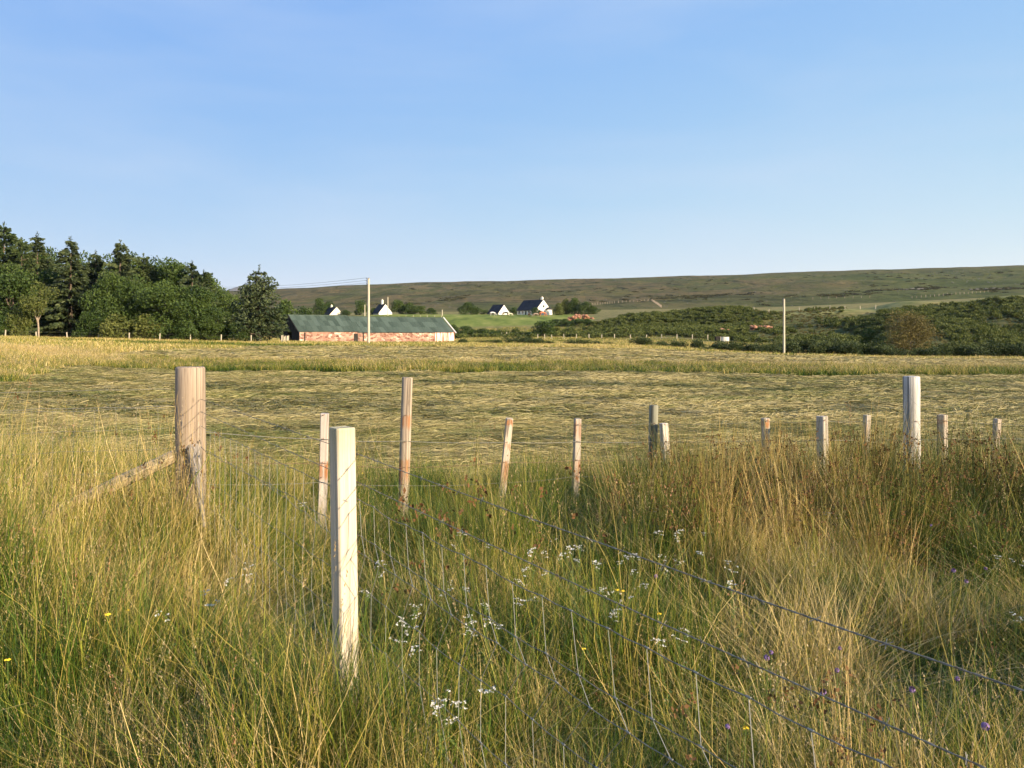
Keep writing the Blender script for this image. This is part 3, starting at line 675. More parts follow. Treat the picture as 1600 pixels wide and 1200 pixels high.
def broadleaf(H, W, n, seed, mat='leaf', lobes=16, base=.12, leaf=.30, hollow=.35, bark='bark', r0=None, top=1.0):
    g = np.random.default_rng(seed); ls = []
    for i in range(lobes):
        a = g.uniform(0, 6.28); t = g.uniform(base, .86); sh = math.sin(min(1, (t + .25)) * math.pi * .62) ** .6 if t < .6 else (1 - (t - .6) / .62) ** .7
        rr = W / 2 * sh * g.uniform(.25, .72); lr = g.uniform(.17, .30) * W * (.8 + .3 * (1 - t))
        ls.append((rr * math.cos(a), rr * math.sin(a), H * t, lr, lr * g.uniform(.6, .9)))
    ls.append((0, 0, H * .84, W * .2, H * .15))
    ls = np.array(ls); p = ls[:, 3] ** 2; pk = g.choice(len(ls), n, p=p / p.sum()); L_ = ls[pk]
    d = g.normal(0, 1, (n, 3)); d /= np.linalg.norm(d, axis=1, keepdims=True)
    rr = g.uniform(hollow, 1.12, n) ** .5
    # ragged sprays: push some sets of leaves outward
    spk = 1 + .28 * (vnoise(d[:, 0] * 4 + pk, d[:, 2] * 4 + d[:, 1] * 3, seed) - .4)
    Cn = L_[:, :3] + d * (rr * spk)[:, None] * np.stack([L_[:, 3], L_[:, 3], L_[:, 4]], -1)
    Cn[:, 2] = np.maximum(Cn[:, 2], .06 * H * g.uniform(0, 1, n))
    V, Fc, T, Rr, B = quads(Cn, leaf, .6, None, 0, seed + 1)
    Rr = np.clip(Rr * .55 + .45 * np.repeat(g.uniform(0, 1, len(ls))[pk], 4), 0, 1)
    lim = [(max(.3, l[2] * .45), (l[0] * .85, l[1] * .85, l[2])) for l in ls[:9]]
    return mesh_np('crown', V, Fc, [M[mat]], False, {'r': Rr}), trunk_mesh('trunk', H * .8, r0 or H * .02 + .04, .02, lim, bark)
def gorse(H, W, n, seed, mat='gorse', leaf=.14):
    g = np.random.default_rng(seed); ls = []
    for i in range(9): 
        a = g.uniform(0, 6.28); r = W / 2 * g.uniform(0, .7); ls.append((r * math.cos(a), r * math.sin(a) * .8, H * g.uniform(.2, .6), W * g.uniform(.16, .28), H * g.uniform(.28, .45)))
    ls = np.array(ls); pk = g.integers(0, len(ls), n); L_ = ls[pk]; d = g.normal(0, 1, (n, 3)); d[:, 2] = np.abs(d[:, 2]) * .9 - .25
    d /= np.linalg.norm(d, axis=1, keepdims=True); spk = 1 + .35 * (vnoise(d[:, 0] * 5 + pk, d[:, 2] * 5 + d[:, 1] * 4, seed) - .4)
    Cn = L_[:, :3] + d * (g.uniform(.45, 1.1, n) ** .5 * spk)[:, None] * np.stack([L_[:, 3], L_[:, 3], L_[:, 4]], -1)
    Cn[:, 2] = np.clip(Cn[:, 2], .02, None)
    V, Fc, T, Rr, B = quads(Cn, leaf, .4, d * [1, 1, 1] + [0, 0, .6], .5, seed)
    return mesh_np('foliage', V, Fc, [M[mat]], False, {'r': Rr})
def conifer_mix():
    c1, t1 = broadleaf(10.0, 7.8, 6000, 651, 'spruce', lobes=18, base=.14, leaf=.36, hollow=.5)
    c2, t2 = spruce(11, 4.4, .7, 8000, 650, 'pine', droop=.06, base=.12, pw=.55, leaf=.42, arms=7, vis=.35)
    def arr(me):
        v = np.empty(len(me.vertices) * 3, np.float32); me.vertices.foreach_get('co', v); r = np.empty(len(me.vertices), np.float32); me.attributes['r'].data.foreach_get('value', r); return v.reshape(-1, 3), r
    (v1, r1_), (v2, r2_) = arr(c1), arr(c2); n = (len(v1) + len(v2)) // 4
    return mesh_np('crown', np.concatenate([v1, v2]), np.arange(n * 4).reshape(-1, 4), [M['spruce']], False, {'r': np.concatenate([r1_, r2_])}), t2
PR = {
 'spruce': [spruce(12, 3.3, .5, 12000, 600 + i, leaf=.44, pw=.62, arms=8) for i in range(3)],
 'pine': [spruce(12, 4.0, .62, 14000, 610 + i, 'pine', droop=-.05, base=.12, pw=.42, leaf=.52, arms=7, vis=.1) for i in range(2)],
 'broad': [broadleaf(10, 8, 13000, 620 + i) for i in range(3)],
 'light': [broadleaf(4, 4.6, 3600, 630, 'leaf_light', leaf=.26)],
 'olive': [broadleaf(7.5, 5.0, 3000, 640, 'leaf_light', lobes=11, base=.42, leaf=.24, hollow=.6, bark='bark_pale', r0=.12)],
 'sparse': [conifer_mix()],
 'thicket': [broadleaf(6, 7.6, 12000, 660, 'leaf_olive', lobes=30, base=.05, leaf=.19, hollow=.3, r0=.09)],
 'small': [broadleaf(5, 5.5, 4200, 670 + i, 'leaf', leaf=.30, lobes=10) for i in range(2)],
}
HT = {'spruce': 12, 'pine': 12, 'broad': 10, 'light': 4, 'olive': 7.5, 'sparse': 11, 'thicket': 6, 'small': 5}
WD = {'spruce': 6.2, 'pine': 7.6, 'broad': 8, 'light': 4.6, 'olive': 5, 'sparse': 7.6, 'thicket': 7.6, 'small': 5.5}
NAMEOF = {'spruce': 'spruce_tree', 'pine': 'pine_tree', 'broad': 'broadleaf_tree', 'light': 'shrub', 'olive': 'slender_tree', 'sparse': 'spruce_tree', 'thicket': 'thorn_bush', 'small': 'small_tree'}
CATOF = {'spruce': 'tree', 'pine': 'tree', 'broad': 'tree', 'light': 'shrub', 'olive': 'tree', 'sparse': 'tree', 'thicket': 'bush', 'small': 'tree'}
cnt = [0]
def tree(kind, px, top, Y, wpx, label, group=None):
    cnt[0] += 1; k = cnt[0]; X = at(px, Y); zb = gz(X, Y); H = zat(top, Y) - zb
    cm_, tm = PR[kind][k % len(PR[kind])]
    e = empty(NAMEOF[kind], (X, Y, zb), k * 2.4); s = H / HT[kind] / 1.0; sw = wpx * Y / F / WD[kind] * (1.55 if kind == 'spruce' else 1.2 if kind == 'pine' else 1.0)
    e.scale = (sw, sw, s)
    link('trunk', tm, e); link('crown', cm_, e)
    return tag(e, label, CATOF[kind], group)
ORD = ['', 'first', 'second', 'third', 'fourth', 'fifth', 'sixth', 'seventh', 'eighth', 'ninth', 'tenth', 'eleventh', 'twelfth', 'thirteenth', 'fourteenth', 'fifteenth', 'sixteenth', 'seventeenth', 'eighteenth', 'nineteenth', 'twentieth', 'twenty-first', 'twenty-second']
G1 = 'trees of the dark wood at the field edge'
tree('pine', -62, 345, 126, 90, 'tall dark pine just beyond the left edge of the picture', G1)
tree('pine', 6, 352, 125, 76, 'tallest dark pine of the wood, cut by the left picture edge', G1)
tree('spruce', 58, 366, 128, 62, 'pointed dark spruce between the tallest pine and the next spire', G1)
tree('pine', 34, 376, 122, 62, 'round topped dark pine second from the left edge', G1)
tree('spruce', 110, 374, 119, 66, 'blue grey spruce with a bare pale stem showing near its spire', G1)
tree('spruce', 150, 394, 126, 54, 'narrow spruce spire between the two tallest spruces of the wood', G1)
tree('spruce', 188, 379, 121, 62, 'tallest pointed spruce in the middle of the wood', G1)
tree('pine', 224, 400, 127, 66, 'round topped pine right of the middle spruce spire', G1)
tree('broad', 262, 402, 126, 76, 'broad dark tree forming the rounded top of the wood', G1)
tree('spruce', 300, 410, 124, 50, 'small dark spruce on the falling right shoulder of the wood', G1)
tree('pine', 318, 424, 127, 50, 'wind bent pine at the right end of the wood skyline', G1)
tree('broad', 168, 424, 116, 70, 'leafy green tree below the middle spruce spire', G1)
tree('broad', 212, 428, 117, 78, 'leafy green tree in front of the round topped pine', G1)
tree('broad', 258, 436, 115, 92, 'widest leafy tree in front of the wood', G1)
tree('broad', 306, 446, 116, 84, 'leafy tree sloping down at the right of the wood', G1)
tree('broad', 340, 480, 115, 60, 'low leafy tree at the right foot of the wood', G1)
tree('broad', 20, 410, 119, 90, 'dark leafy tree filling the wood under the tallest pine', G1)
tree('broad', 76, 420, 122, 80, 'dark leafy tree behind the slender olive tree', G1)
for i, (px, tp) in enumerate([(-25, 372), (28, 372), (78, 386), (132, 392), (168, 396), (206, 394), (240, 400), (288, 410), (322, 428), (345, 452)]):
    tree('broad', px, tp, 131 + (i % 3), 76, ORD[i + 1] + ' leafy tree top from the left deep inside the dark wood', 'trees deep inside the wood')
tree('olive', 60, 438, 113, 58, 'slender olive green tree with a thin pale trunk before the dark wood')
tree('light', 30, 478, 112.5, 38, 'small grey green sapling left of the slender olive tree')
tree('light', 182, 490, 112, 60, 'bright yellow green shrub at the foot of the wood, left one of two')
tree('light', 226, 490, 112.5, 56, 'bright yellow green shrub at the foot of the wood, right one of two')
tree('small', 140, 488, 113, 44, 'dark bush between the slender olive tree and the bright shrubs')
tree('small', 290, 500, 112.6, 50, 'dark green bush at the wood edge right of the bright shrubs')
tree('small', 8, 496, 112.8, 52, 'dark bush at the far left foot of the wood')
tree('sparse', 405, 417, 116, 88, 'lone open branched spruce between the wood and the barn')
tree('small', 374, 506, 112.8, 30, 'small bright bush at the foot of the lone spruce')
G2 = 'dark trees behind the barn and the cottages'
tree('small', 446, 468, 215, 46, 'dark tree behind the lone spruce and the barn roof end', G2)
tree('small', 474, 482, 220, 36, 'low dark tree behind the left end of the barn roof', G2)
for px, tp, Y, wd_, lb in [
    (500, 466, 345, 26, 'dark round tree left above the cream gable cottage'), (512, 472, 352, 20, 'dark tree close behind the cream gable cottage'),
    (540, 484, 340, 18, 'low dark bush right of the cream gable cottage'), (563, 470, 350, 22, 'dark tree left of the tall pole behind the barn roof'),
    (584, 481, 345, 16, 'low dark tree between the tall pole and the white chimney gable'), (625, 470, 348, 26, 'tall dark tree right of the white chimney gable'),
    (640, 473, 345, 24, 'second dark tree right of the white chimney gable'), (656, 478, 343, 24, 'low dark tree near the right end of the barn ridge'),
    (674, 481, 343, 20, 'last low dark tree of the row above the barn roof'), (728, 473, 338, 26, 'dark round tree standing alone left of the small cottage'),
    (743, 479, 340, 22, 'smaller tree touching the lone round one by the paddock'), (757, 484, 342, 14, 'low bush left of the small cottage roof'),
    (803, 480, 348, 18, 'dark bush between the small cottage and the big cottage'), (838, 481, 318, 17, 'dark bush hiding the lower corner of the big cottage gable'),
    (873, 473, 322, 22, 'bright green tree right of the big cottage'), (884, 466, 332, 22, 'dark tree behind the bright green one by the big cottage'),
    (898, 465, 330, 26, 'tallest dark tree right of the big cottage'), (914, 472, 326, 24, 'dark tree above the orange rubble heap'),
    (927, 478, 324, 20, 'last dark tree right of the orange rubble heap')]:
    tree('light' if 'bright' in lb else 'small', px, tp, Y, wd_, lb, G2)
tree('small', 848, 502, 212, 40, 'round dark tree alone in the rough ground below the paddock')
for px, tp, Y, wd_, lb in [
    (708, 507, 232, 26, 'scrub bush right of the barn end below the paddock'), (730, 510, 228, 30, 'low scrub bush second right of the barn'),
    (752, 513, 226, 30, 'low scrub bush below the middle of the paddock'), (776, 518, 222, 26, 'low scrub bush below the horses'),
    (802, 519, 220, 26, 'low scrub bush left of the round dark tree'), (868, 499, 262, 26, 'bush on the paddock lip right of the horses'),
    (884, 498, 262, 20, 'bush left in front of the rubble heap'), (899, 499, 258, 24, 'bush in front of the rubble heap'), (917, 498, 256, 22, 'bush right in front of the rubble heap')]:
    tree('small', px, tp, Y, wd_, lb, 'scrub bushes below the paddock')
tree('thicket', 1422, 489, 117, 84, 'large olive brown twiggy thorn bush at the foot of the right bank')
tree('light', 1495, 520, 118, 34, 'pale leafy shrub right of the large thorn bush')
tree('small', 1362, 516, 120, 34, 'dark shrub left of the large thorn bush')
GP = [gorse(1.7, 3.4, 4200, 700 + i) for i in range(4)]
def bush(px, top, Y, wpx, label, group, k):
    X = at(px, Y); zb = gz(X, Y) - .05; H = zat(top, Y) - zb
    o = link('gorse_bush', GP[k % 4], None, (X, Y, zb), (0, 0, k * 1.7)); sw = wpx * Y / F / 3.1; o.scale = (sw, sw, H / 1.55)
    return tag(o, label, 'bush', group)
k = 0
for px, tp, wd_ in [(722, 529, 22), (757, 531, 24), (778, 530, 28), (800, 527, 34), (818, 525, 38), (838, 528, 34), (858, 532, 24), (893, 531, 26), (911, 530, 30), (932, 533, 26), (952, 534, 22), (1036, 533, 30), (1060, 532, 34)]:
    k += 1; bush(px, tp, 119 + (k % 3), wd_, ORD[k] + ' low gorse bush from the barn in the broken row behind the field', 'gorse row behind the field', k)
bush(1006, 525, 119, 48, 'large rounded gorse bush, biggest of the broken row behind the field', 'gorse row behind the field', 3)
for px, tp, wd_, Y in [(1088, 531, 32, 118), (1100, 541, 36, 108), (1126, 534, 44, 114), (1150, 533, 46, 112), (1172, 536, 46, 112), (1196, 537, 46, 110), (1214, 534, 40, 113), (1238, 533, 50, 112), (1258, 528, 50, 114),
                   (1276, 532, 54, 112), (1300, 530, 56, 114), (1326, 534, 56, 111), (1350, 534, 56, 113), (1378, 538, 50, 110), (1404, 546, 46, 107), (1448, 542, 52, 109), (1480, 536, 58, 111), (1512, 538, 60, 110), (1545, 534, 60, 112), (1578, 536, 62, 111), (1612, 532, 62, 112), (1650, 532, 62, 112)]:
    k += 1; bush(px, tp, Y, wd_, ORD[k - 13] + ' gorse bush from the left in the dense belt below the right bank', 'gorse belt below the right bank', k)

# bracken and heather over the bank, small stones on the moor
B_fern = [gorse(.9, 1.8, 320, 720 + i, 'bracken', .26) for i in range(3)]; B_heath = [gorse(.6, 1.6, 240, 730 + i, 'heather', .22) for i in range(2)]
def bank_mass(name, protos, per, seed, dens, s0, s1):
    X, Y, g = region(per, 124, 262, .78, 4, seed, dens)
    s = g.uniform(s0, s1, len(X)); return scatter(name, protos, X, Y, ground(X, Y) - .1, g.uniform(0, 6.28, len(X)), s, np.full(len(X), .5), .15, seed)
bank_mass('bracken', B_fern, .75, 741, lambda X, Y: cover(X, Y)[3] * (.03 + .97 * sstep(.36, .56, fbm(X / 13, Y / 13, 3, 742) + .14 * (1 - sstep(1090, 1200, imgx(X, Y))) - .12 * sstep(1130, 1200, imgx(X, Y)) * (1 - sstep(1280, 1330, imgx(X, Y))) + .12 * sstep(1320, 1420, imgx(X, Y)) * (1 - sstep(165, 190, Y)))), .5, 1.5)
bank_mass('bank_heather', B_heath, .8, 743, lambda X, Y: cover(X, Y)[3] * (1 - sstep(.42, .62, fbm(X / 13, Y / 13, 3, 742)) * .8), .25, .75)
X, Y, g = region(.16, 190, 262, .2, 4, 745, lambda X, Y: sstep(200, 206, Y) * (1 - sstep(236, 250, Y)) * sstep(640, 700, imgx(X, Y)) * (1 - sstep(900, 930, imgx(X, Y))) * sstep(.40, .55, fbm(X / 10, Y / 6, 3, 746)))
scatter('scrub', B_fern, X, Y, ground(X, Y) - .1, g.uniform(0, 6, len(X)), g.uniform(.9, 1.8, len(X)), np.full(len(X), .5), .1, 745)
M['rock'] = mat_solid('pale_rock', (.16, .15, .13), .9, .2, .3, 0, 1.5)
def rock_mesh(name, seed, mat, flat=.7):
    g = np.random.default_rng(seed); bm_v = []; rings = 4; seg = 7
    V = [(0, 0, -.4)]
    for i in range(1, rings):
        ph = math.pi * i / rings
        for j in range(seg):
            a = 2 * math.pi * j / seg + i * .3; r = math.sin(ph) * g.uniform(.65, 1.15); V.append((r * math.cos(a), r * math.sin(a) * .85, -math.cos(ph) * flat * g.uniform(.7, 1.15)))
    V.append((0, 0, flat)); Fc = []
    for j in range(seg): Fc.append((0, 1 + (j + 1) % seg, 1 + j))
    for i in range(rings - 2):
        for j in range(seg): a = 1 + i * seg; Fc.append((a + j, a + (j + 1) % seg, a + seg + (j + 1) % seg)); Fc.append((a + j, a + seg + (j + 1) % seg, a + seg + j))
    a = 1 + (rings - 2) * seg
    for j in range(seg): Fc.append((a + j, a + (j + 1) % seg, len(V) - 1))
    return mesh_np(name, V, Fc, [mat])
RK = [rock_mesh('moor_stone', 750 + i, M['rock']) for i in range(3)]
X, Y, g = region(.0016, 430, 1450, .75, 20, 751, lambda X, Y: sstep(.42, .66, fbm(X / 90, Y / 220, 3, 752)))
scatter('moor_stones', RK, X, Y, ground(X, Y), g.uniform(0, 6, len(X)), g.uniform(.35, 1.0, len(X)) * (Y / 900) ** .6 * 1.0, np.full(len(X), .5), .2, 751)
hx = []; g = np.random.default_rng(755)
for px, py, Y_, wp, dp, n_ in [(1420, 447, 640, 34, 16, 60), (1556, 457, 560, 24, 12, 40), (706, 0, 760, 14, 22, 26), (1060, 0, 640, 34, 20, 34), (1110, 0, 700, 40, 16, 30), (1300, 0, 560, 40, 14, 26), (960, 0, 900, 60, 24, 24), (1350, 0, 1150, 60, 26, 24), (620, 0, 620, 26, 14, 20), (1480, 0, 900, 60, 24, 24)]:
    for _ in range(n_): y_ = Y_ + g.normal(0, dp); hx.append((at(px + g.normal(0, wp), y_), y_))
X, Y, g = region(.0009, 430, 1400, .75, 20, 756, lambda X, Y: sstep(.5, .7, fbm(X / 120, Y / 200, 3, 757))); hx = np.array(hx + list(zip(X, Y)))
B_hill = [gorse(.9, 2.4, 200, 734 + i, 'heather_dark', .3) for i in range(3)]
hs_ = g.uniform(1.3, 3.2, len(hx)); scatter('hill_heather', B_hill, hx[:, 0], hx[:, 1], ground(hx[:, 0], hx[:, 1]) - .2, g.uniform(0, 6, len(hx)), np.stack([hs_ * 1.5, hs_, hs_ * .6], -1), np.full(len(hx), .5), .05, 758)
def outcrop(px, py, Y, wpx, hpx, n, label, seed):
    g = np.random.default_rng(seed); X0 = at(px, Y); m = Y / F; W_ = wpx * m
    e = empty('rock_outcrop', (X0, Y, gz(X0, Y))); V = []; Fc = []; o = 0
    for i in range(n // 3):
        rk = rock_mesh('x', seed * 50 + i, M['rock']); v = np.empty(len(rk.vertices) * 3, np.float32); rk.vertices.foreach_get('co', v); v = v.reshape(-1, 3)
        f = np.array([p.vertices[:] for p in rk.polygons]); s = g.uniform(.4, 1.5); x = g.normal(0, W_ * .3); y = g.uniform(-14, 14)
        v = v * [s * 1.5, s, s * 1.2] + [x, y, gz(X0 + x, Y + y) - e.location.z + .1]; V.append(v); Fc.append(f + o); o += len(v); bpy.data.meshes.remove(rk)
    me = mesh_np('boulders', np.concatenate(V), np.concatenate(Fc), [M['rock']]); tag(link('boulders', me, e), kind='stuff')
    return tag(e, label, 'rocks')
outcrop(1420, 447, 640, 62, 10, 60, 'rocky outcrop with pale faces on the hill above the thorn bush', 61)
outcrop(1556, 457, 560, 44, 10, 46, 'rocky outcrop with pale boulders by the right picture edge', 62)

# ---------------------------------------------------------------- barn
M['roof_sheet'] = None
q = NT('green_painted_roofing'); oi = q.new('ShaderNodeObjectInfo').outputs['Random']; n = q.noise(q.coord(), 2.2, 5, .6)
c = q.mix(q.ramp(oi, [(0, (0, 0, 0)), (1, (.75, .75, .75))]), (.050, .076, .058), (.135, .18, .145)); c = q.mix(q.ramp(n, [(.45, (0, 0, 0)), (.75, (.6, .6, .6))]), c, (.13, .14, .105))
M['roof_sheet'] = q.fin(c, .7, .15)
q = NT('red_sandstone_rubble'); co = q.coord(); v = q.mapping(co, (1.6, 1.6, 3.0)); wv = q.new('ShaderNodeVectorMath', operation='ADD'); q.l(v, wv.inputs[0])
nn = q.new('ShaderNodeTexNoise'); nn.inputs['Scale'].default_value = 1.4; q.l(co, nn.inputs['Vector']); q.l(nn.outputs['Color'], wv.inputs[1])
cell = q.vor(wv.outputs[0], 1.0, 'F1', 1); ed = q.vor(wv.outputs[0], 1.0, 'DISTANCE_TO_EDGE', 0)
sp = q.new('ShaderNodeSeparateColor'); q.l(cell, sp.inputs[0])
c = q.ramp(sp.outputs[0], [(0, (.15, .06, .042)), (.35, (.27, .125, .085)), (.65, (.37, .20, .14)), (.88, (.48, .33, .245)), (1, (.68, .58, .47))])
c = q.mix(q.ramp(ed, [(.02, (.8, .8, .8)), (.09, (0, 0, 0))]), c, (.34, .25, .20))
c = q.mix(q.ramp(q.noise(co, .7, 4), [(.5, (0, 0, 0)), (.8, (.3, .3, .3))]), c, (.60, .46, .36))
q.bump(q.math('MINIMUM', ed, .12), 1., .25); M['stone'] = q.fin(c, .9, .15)
q = NT('whitewashed_red_boards'); co = q.coord()
c = q.ramp(q.noise(q.mapping(co, (3.2, 3.2, .25)), 1., 4, .6), [(.42, (.50, .17, .11)), (.5, (.60, .33, .26)), (.58, (.80, .72, .64))]); M['board_wall'] = q.fin(c, .85, .2)
M['dark_board'] = mat_solid('shaded_dark_boards', (.035, .030, .026), .9, .15, .4, 0, 1.)  # near-black weathered boards; the colour includes the shade on the barn gable
M['white_paint'] = mat_solid('white_paint', (.78, .75, .68), .6, .3, .08, 0, 2.)
M['dark'] = mat_solid('dark_timber', (.03, .028, .025), .9)
TH = math.radians(40)
bx, by = at(468, 150), 150.0; BZ = -.75
barn = empty('barn', (bx, by, BZ), TH)
tag(barn, 'long low red stone barn with a green corrugated roof across the field', 'barn')
L_, W_, EV, RG = 35.7, 8.7, 1.52 - BZ, 3.06; LS = 13.5
def wall_box(name, x0, x1, y0, y1, z1, m, parent=barn, z0=-1.2):
    return MB().box(((x0 + x1) / 2, (y0 + y1) / 2, (z0 + z1) / 2), (x1 - x0, y1 - y0, z1 - z0)).build(name, m, parent)
wall_box('stone_wall', 0, LS - .12, 0, .45, EV, M['stone']); wall_box('stone_wall', LS + .12, 30.6, .05, .5, EV - .02, M['stone'])
tag(wall_box('board_wall', 30.62, L_, -.04, .3, EV - .02, M['board_wall']), 'whitewashed red board wall at the right end')
wall_box('rear_wall', 0, L_, W_ - .45, W_, EV - .02, M['stone'])
wall_box('drainpipe', LS - .1, LS + .1, -.1, .04, EV, M['dark'])
wall_box('drainpipe', .95, 1.12, -.12, -.01, EV - .1, M['dark'])
wall_box('doorway', 11.4, 12.3, -.03, -.004, EV - .35, M['dark_board'], z0=-.3)
def gable(name, x, m, th=.3, h=RG - .08):
    mb = MB(); a = [(x, .02, -1.2), (x, W_ - .02, -1.2), (x, W_ - .02, EV), (x, W_ / 2, EV + h), (x, .02, EV)]; b = [(p[0] + th, p[1], p[2]) for p in a]
    mb.add(a + b, [(0, 4, 3, 2, 1), (5, 6, 7, 8, 9)] + [(i, (i + 1) % 5, 5 + (i + 1) % 5, 5 + i) for i in range(5)]); return mb.build(name, m, barn)
gable('rear_gable', L_ - .35, M['stone'])
for i in range(29):                      # weathered dark boards of the near gable, its shade put into their colour, with the cart door left open
    y = .16 + i * .29; top = EV + (RG - .1) * (1 - abs(y - W_ / 2) / (W_ / 2)); z0 = 2.3 if 10 < i < 18 else -1.0
    wall_box('gable_board', -.06 - .02 * (i % 2), .0, y - .142, y + .142, top, M['dark_board'], z0=z0)
sl = math.hypot(W_ / 2, RG); pit = math.atan2(RG, W_ / 2); nw = 7; sw_ = 1.05; shl = (sl + .35) / 3 + .12
xs_ = np.linspace(0, sw_ + .06, nw * 6 + 1); V = []
for y in (0, shl):
    for x in xs_: V.append((x, y, .035 * math.cos(2 * math.pi * x / (sw_ / nw))))
n_ = len(xs_); sheet = mesh_np('roof_sheet', V, [(i, i + 1, n_ + i + 1, n_ + i) for i in range(n_ - 1)], [M['roof_sheet']], True)
for sd in (0, 1):
    for cI in range(34):
        for rI in range(3):
            x = -.25 + cI * sw_; raise_ = .16 if x < LS - 1.2 else 0
            yy = -.3 * math.cos(pit) + rI * (shl - .12) * math.cos(pit); z = EV - .3 * math.sin(pit) + rI * (shl - .12) * math.sin(pit) + .05 + raise_ + .03 * (rI) * 0 + random.uniform(0, .015)
            if sd == 0: link('roof_sheet', sheet, barn, (x, yy, z + .02 * (cI % 2)), (pit, 0, 0))
            else: link('roof_sheet', sheet, barn, (x + sw_, W_ - yy, z + .02 * (cI % 2)), (pit, 0, math.pi))
MB().tube([(-.3, W_ / 2, EV + RG + .18), (LS - 1.3, W_ / 2, EV + RG + .18)], .10, 6).build('ridge_cap', M['roof_sheet'], barn)
MB().tube([(LS - 1.2, W_ / 2, EV + RG + .03), (L_ + .2, W_ / 2, EV + RG + .03)], .10, 6).build('ridge_cap', M['roof_sheet'], barn)
for sd in (0, 1):
    y0, y1 = (-.35, W_ / 2) if sd == 0 else (W_ + .35, W_ / 2)
    a, b = Vector((L_ + .25, y0, EV - .2)), Vector((L_ + .25, y1, EV + RG + .12))
    MB().tube([a, b], .14, 4).build('verge_board', M['white_paint'], barn)
    a, b = Vector((-.33, y0, EV - .05)), Vector((-.33, y1, EV + RG + .22)); MB().tube([a, b], .07, 4).build('verge_board', M['dark'], barn)
    a, b = Vector((LS - 1.25, y0, EV - .12)), Vector((LS - 1.25, y1, EV + RG + .18)); MB().tube([a, b], .06, 4).build('roof_step', M['dark'], barn)

# ---------------------------------------------------------------- cottages
M['slate'] = mat_solid('dark_slate', (.045, .046, .052), .9, .08, .25, 0, .8)
M['render'] = mat_solid('white_render', (.80, .77, .68), .85, .2, .05, 0, .6); M['cream'] = mat_solid('cream_render', (.78, .70, .52), .85, .2, .05, 0, .6)
M['glass'] = mat_solid('window_glass', (.03, .035, .045), .12, .6)
def cottage(px, Y, base_py, L, W, ev, rg, label, wall='render', chim=(), windows=(), gwin=(), extra=None, ang=35):
    X = at(px, Y); a = math.radians(ang); zb = zat(base_py, Y)
    e = empty('cottage', (X, Y, zb), math.atan2(-math.cos(a), math.sin(a))); tag(e, label, 'house')
    mb = MB(); pr = lambda x: [(x, 0, -2), (x, W, -2), (x, W, ev), (x, W / 2, ev + rg), (x, 0, ev)]
    mb.add(pr(-L) + pr(0), [(0, 4, 3, 2, 1), (5, 6, 7, 8, 9)] + [(i, (i + 1) % 5, 5 + (i + 1) % 5, 5 + i) for i in range(5)]); mb.build('wall', M[wall], e)
    r = MB(); p_ = math.atan2(rg, W / 2); o = .35; th = .16
    for s in (0, 1):
        y0 = -o if s == 0 else W + o; z0 = ev - o * math.tan(p_); n = Vector((0, -math.sin(p_) if s == 0 else math.sin(p_), math.cos(p_))) * th
        q4 = [Vector((-L - .25, y0, z0)), Vector((.12, y0, z0)), Vector((.12, W / 2, ev + rg)), Vector((-L - .25, W / 2, ev + rg))]
        up = [v_ + n + Vector((0, 0, .02)) for v_ in q4]; q4 = [v_ + Vector((0, 0, .02)) for v_ in q4]
        r.add(q4 + up, [(0, 1, 2, 3), (4, 7, 6, 5), (0, 4, 5, 1), (1, 5, 6, 2), (2, 6, 7, 3), (3, 7, 4, 0)])
    roof = r.build('roof', M['slate'], e)
    for (x, h) in chim:
        c_ = MB().box((x, W / 2, ev + rg + h / 2 - .3), (.9, .7, h + .6)).build('chimney', M[wall], roof)
        MB().tube([(x, W / 2, ev + rg + h), (x, W / 2, ev + rg + h + .35)], .16, 8).build('chimney_pot', M['cream'], roof)
    def opening(kind, x, z, w_, h_, face):
        if face == 'side': c, s, c2, s2 = (x, -.03, z), (w_, .10, h_), (x, -.10, z), (w_ - .16, .04, h_ - .16)
        else: c, s, c2, s2 = (.03, x, z), (.10, w_, h_), (.10, x, z), (.04, w_ - .16, h_ - .16)
        f = MB().box(c, s).build(kind, M['white_paint'], e); MB().box(c2, s2).build('pane' if kind == 'window' else 'door_leaf', M['glass'] if kind == 'window' else M['dark'], f)
    for (kind, x, z, w_, h_) in windows: opening(kind, x, z, w_, h_, 'side')
    for (kind, x, z, w_, h_) in gwin: opening(kind, x, z, w_, h_, 'gable')
    if extra: extra(e)
    return e
def porch(e):
    MB().box((.9, 5.6, .9), (1.8, 2.4, 2.9)).build('porch', M['render'], e)
    MB().add([(0, 4.2, 2.3), (2.0, 4.2, 2.3), (2.0, 7.0, 2.3), (0, 7.0, 2.3), (0, 5.6, 3.3), (2.0, 5.6, 3.3)], [(0, 1, 5, 4), (3, 4, 5, 2), (1, 2, 5), (0, 4, 3), (0, 3, 2, 1)]).build('porch_roof', M['slate'], e)
cottage(838, 326, 492.5, 13.5, 7.4, 2.35, 4.1, 'big white cottage with dark slate roof and white chimney above the paddock', 'render', [(-1.0, 1.0)],
        [('window', -11.9, 1.3, 1.3, 1.3), ('window', -9.4, 1.3, 1.3, 1.3), ('door', -7.2, .9, 1.1, 2.1), ('window', -5.0, 1.3, 1.3, 1.3), ('window', -2.3, 1.3, 1.6, 1.3)], [('window', 3.7, 3.7, 1.0, 1.1)], porch)
cottage(779, 334, 493.5, 8.0, 5.6, 1.3, 3.4, 'small white gabled cottage with blue grey roof in the middle of the paddock top', 'render', (), [('window', -3, .8, 1, .8)])
cottage(514, 338, 496, 7.5, 6.9, .9, 3.6, 'cream gabled cottage showing over the left part of the barn roof', 'cream', [(-5.6, .9)])
cottage(592, 338, 496, 6.0, 6.2, 2.0, 3.7, 'white gabled cottage with tall chimney showing over the barn roof by the pole', 'render', [(-3.2, 1.9)])

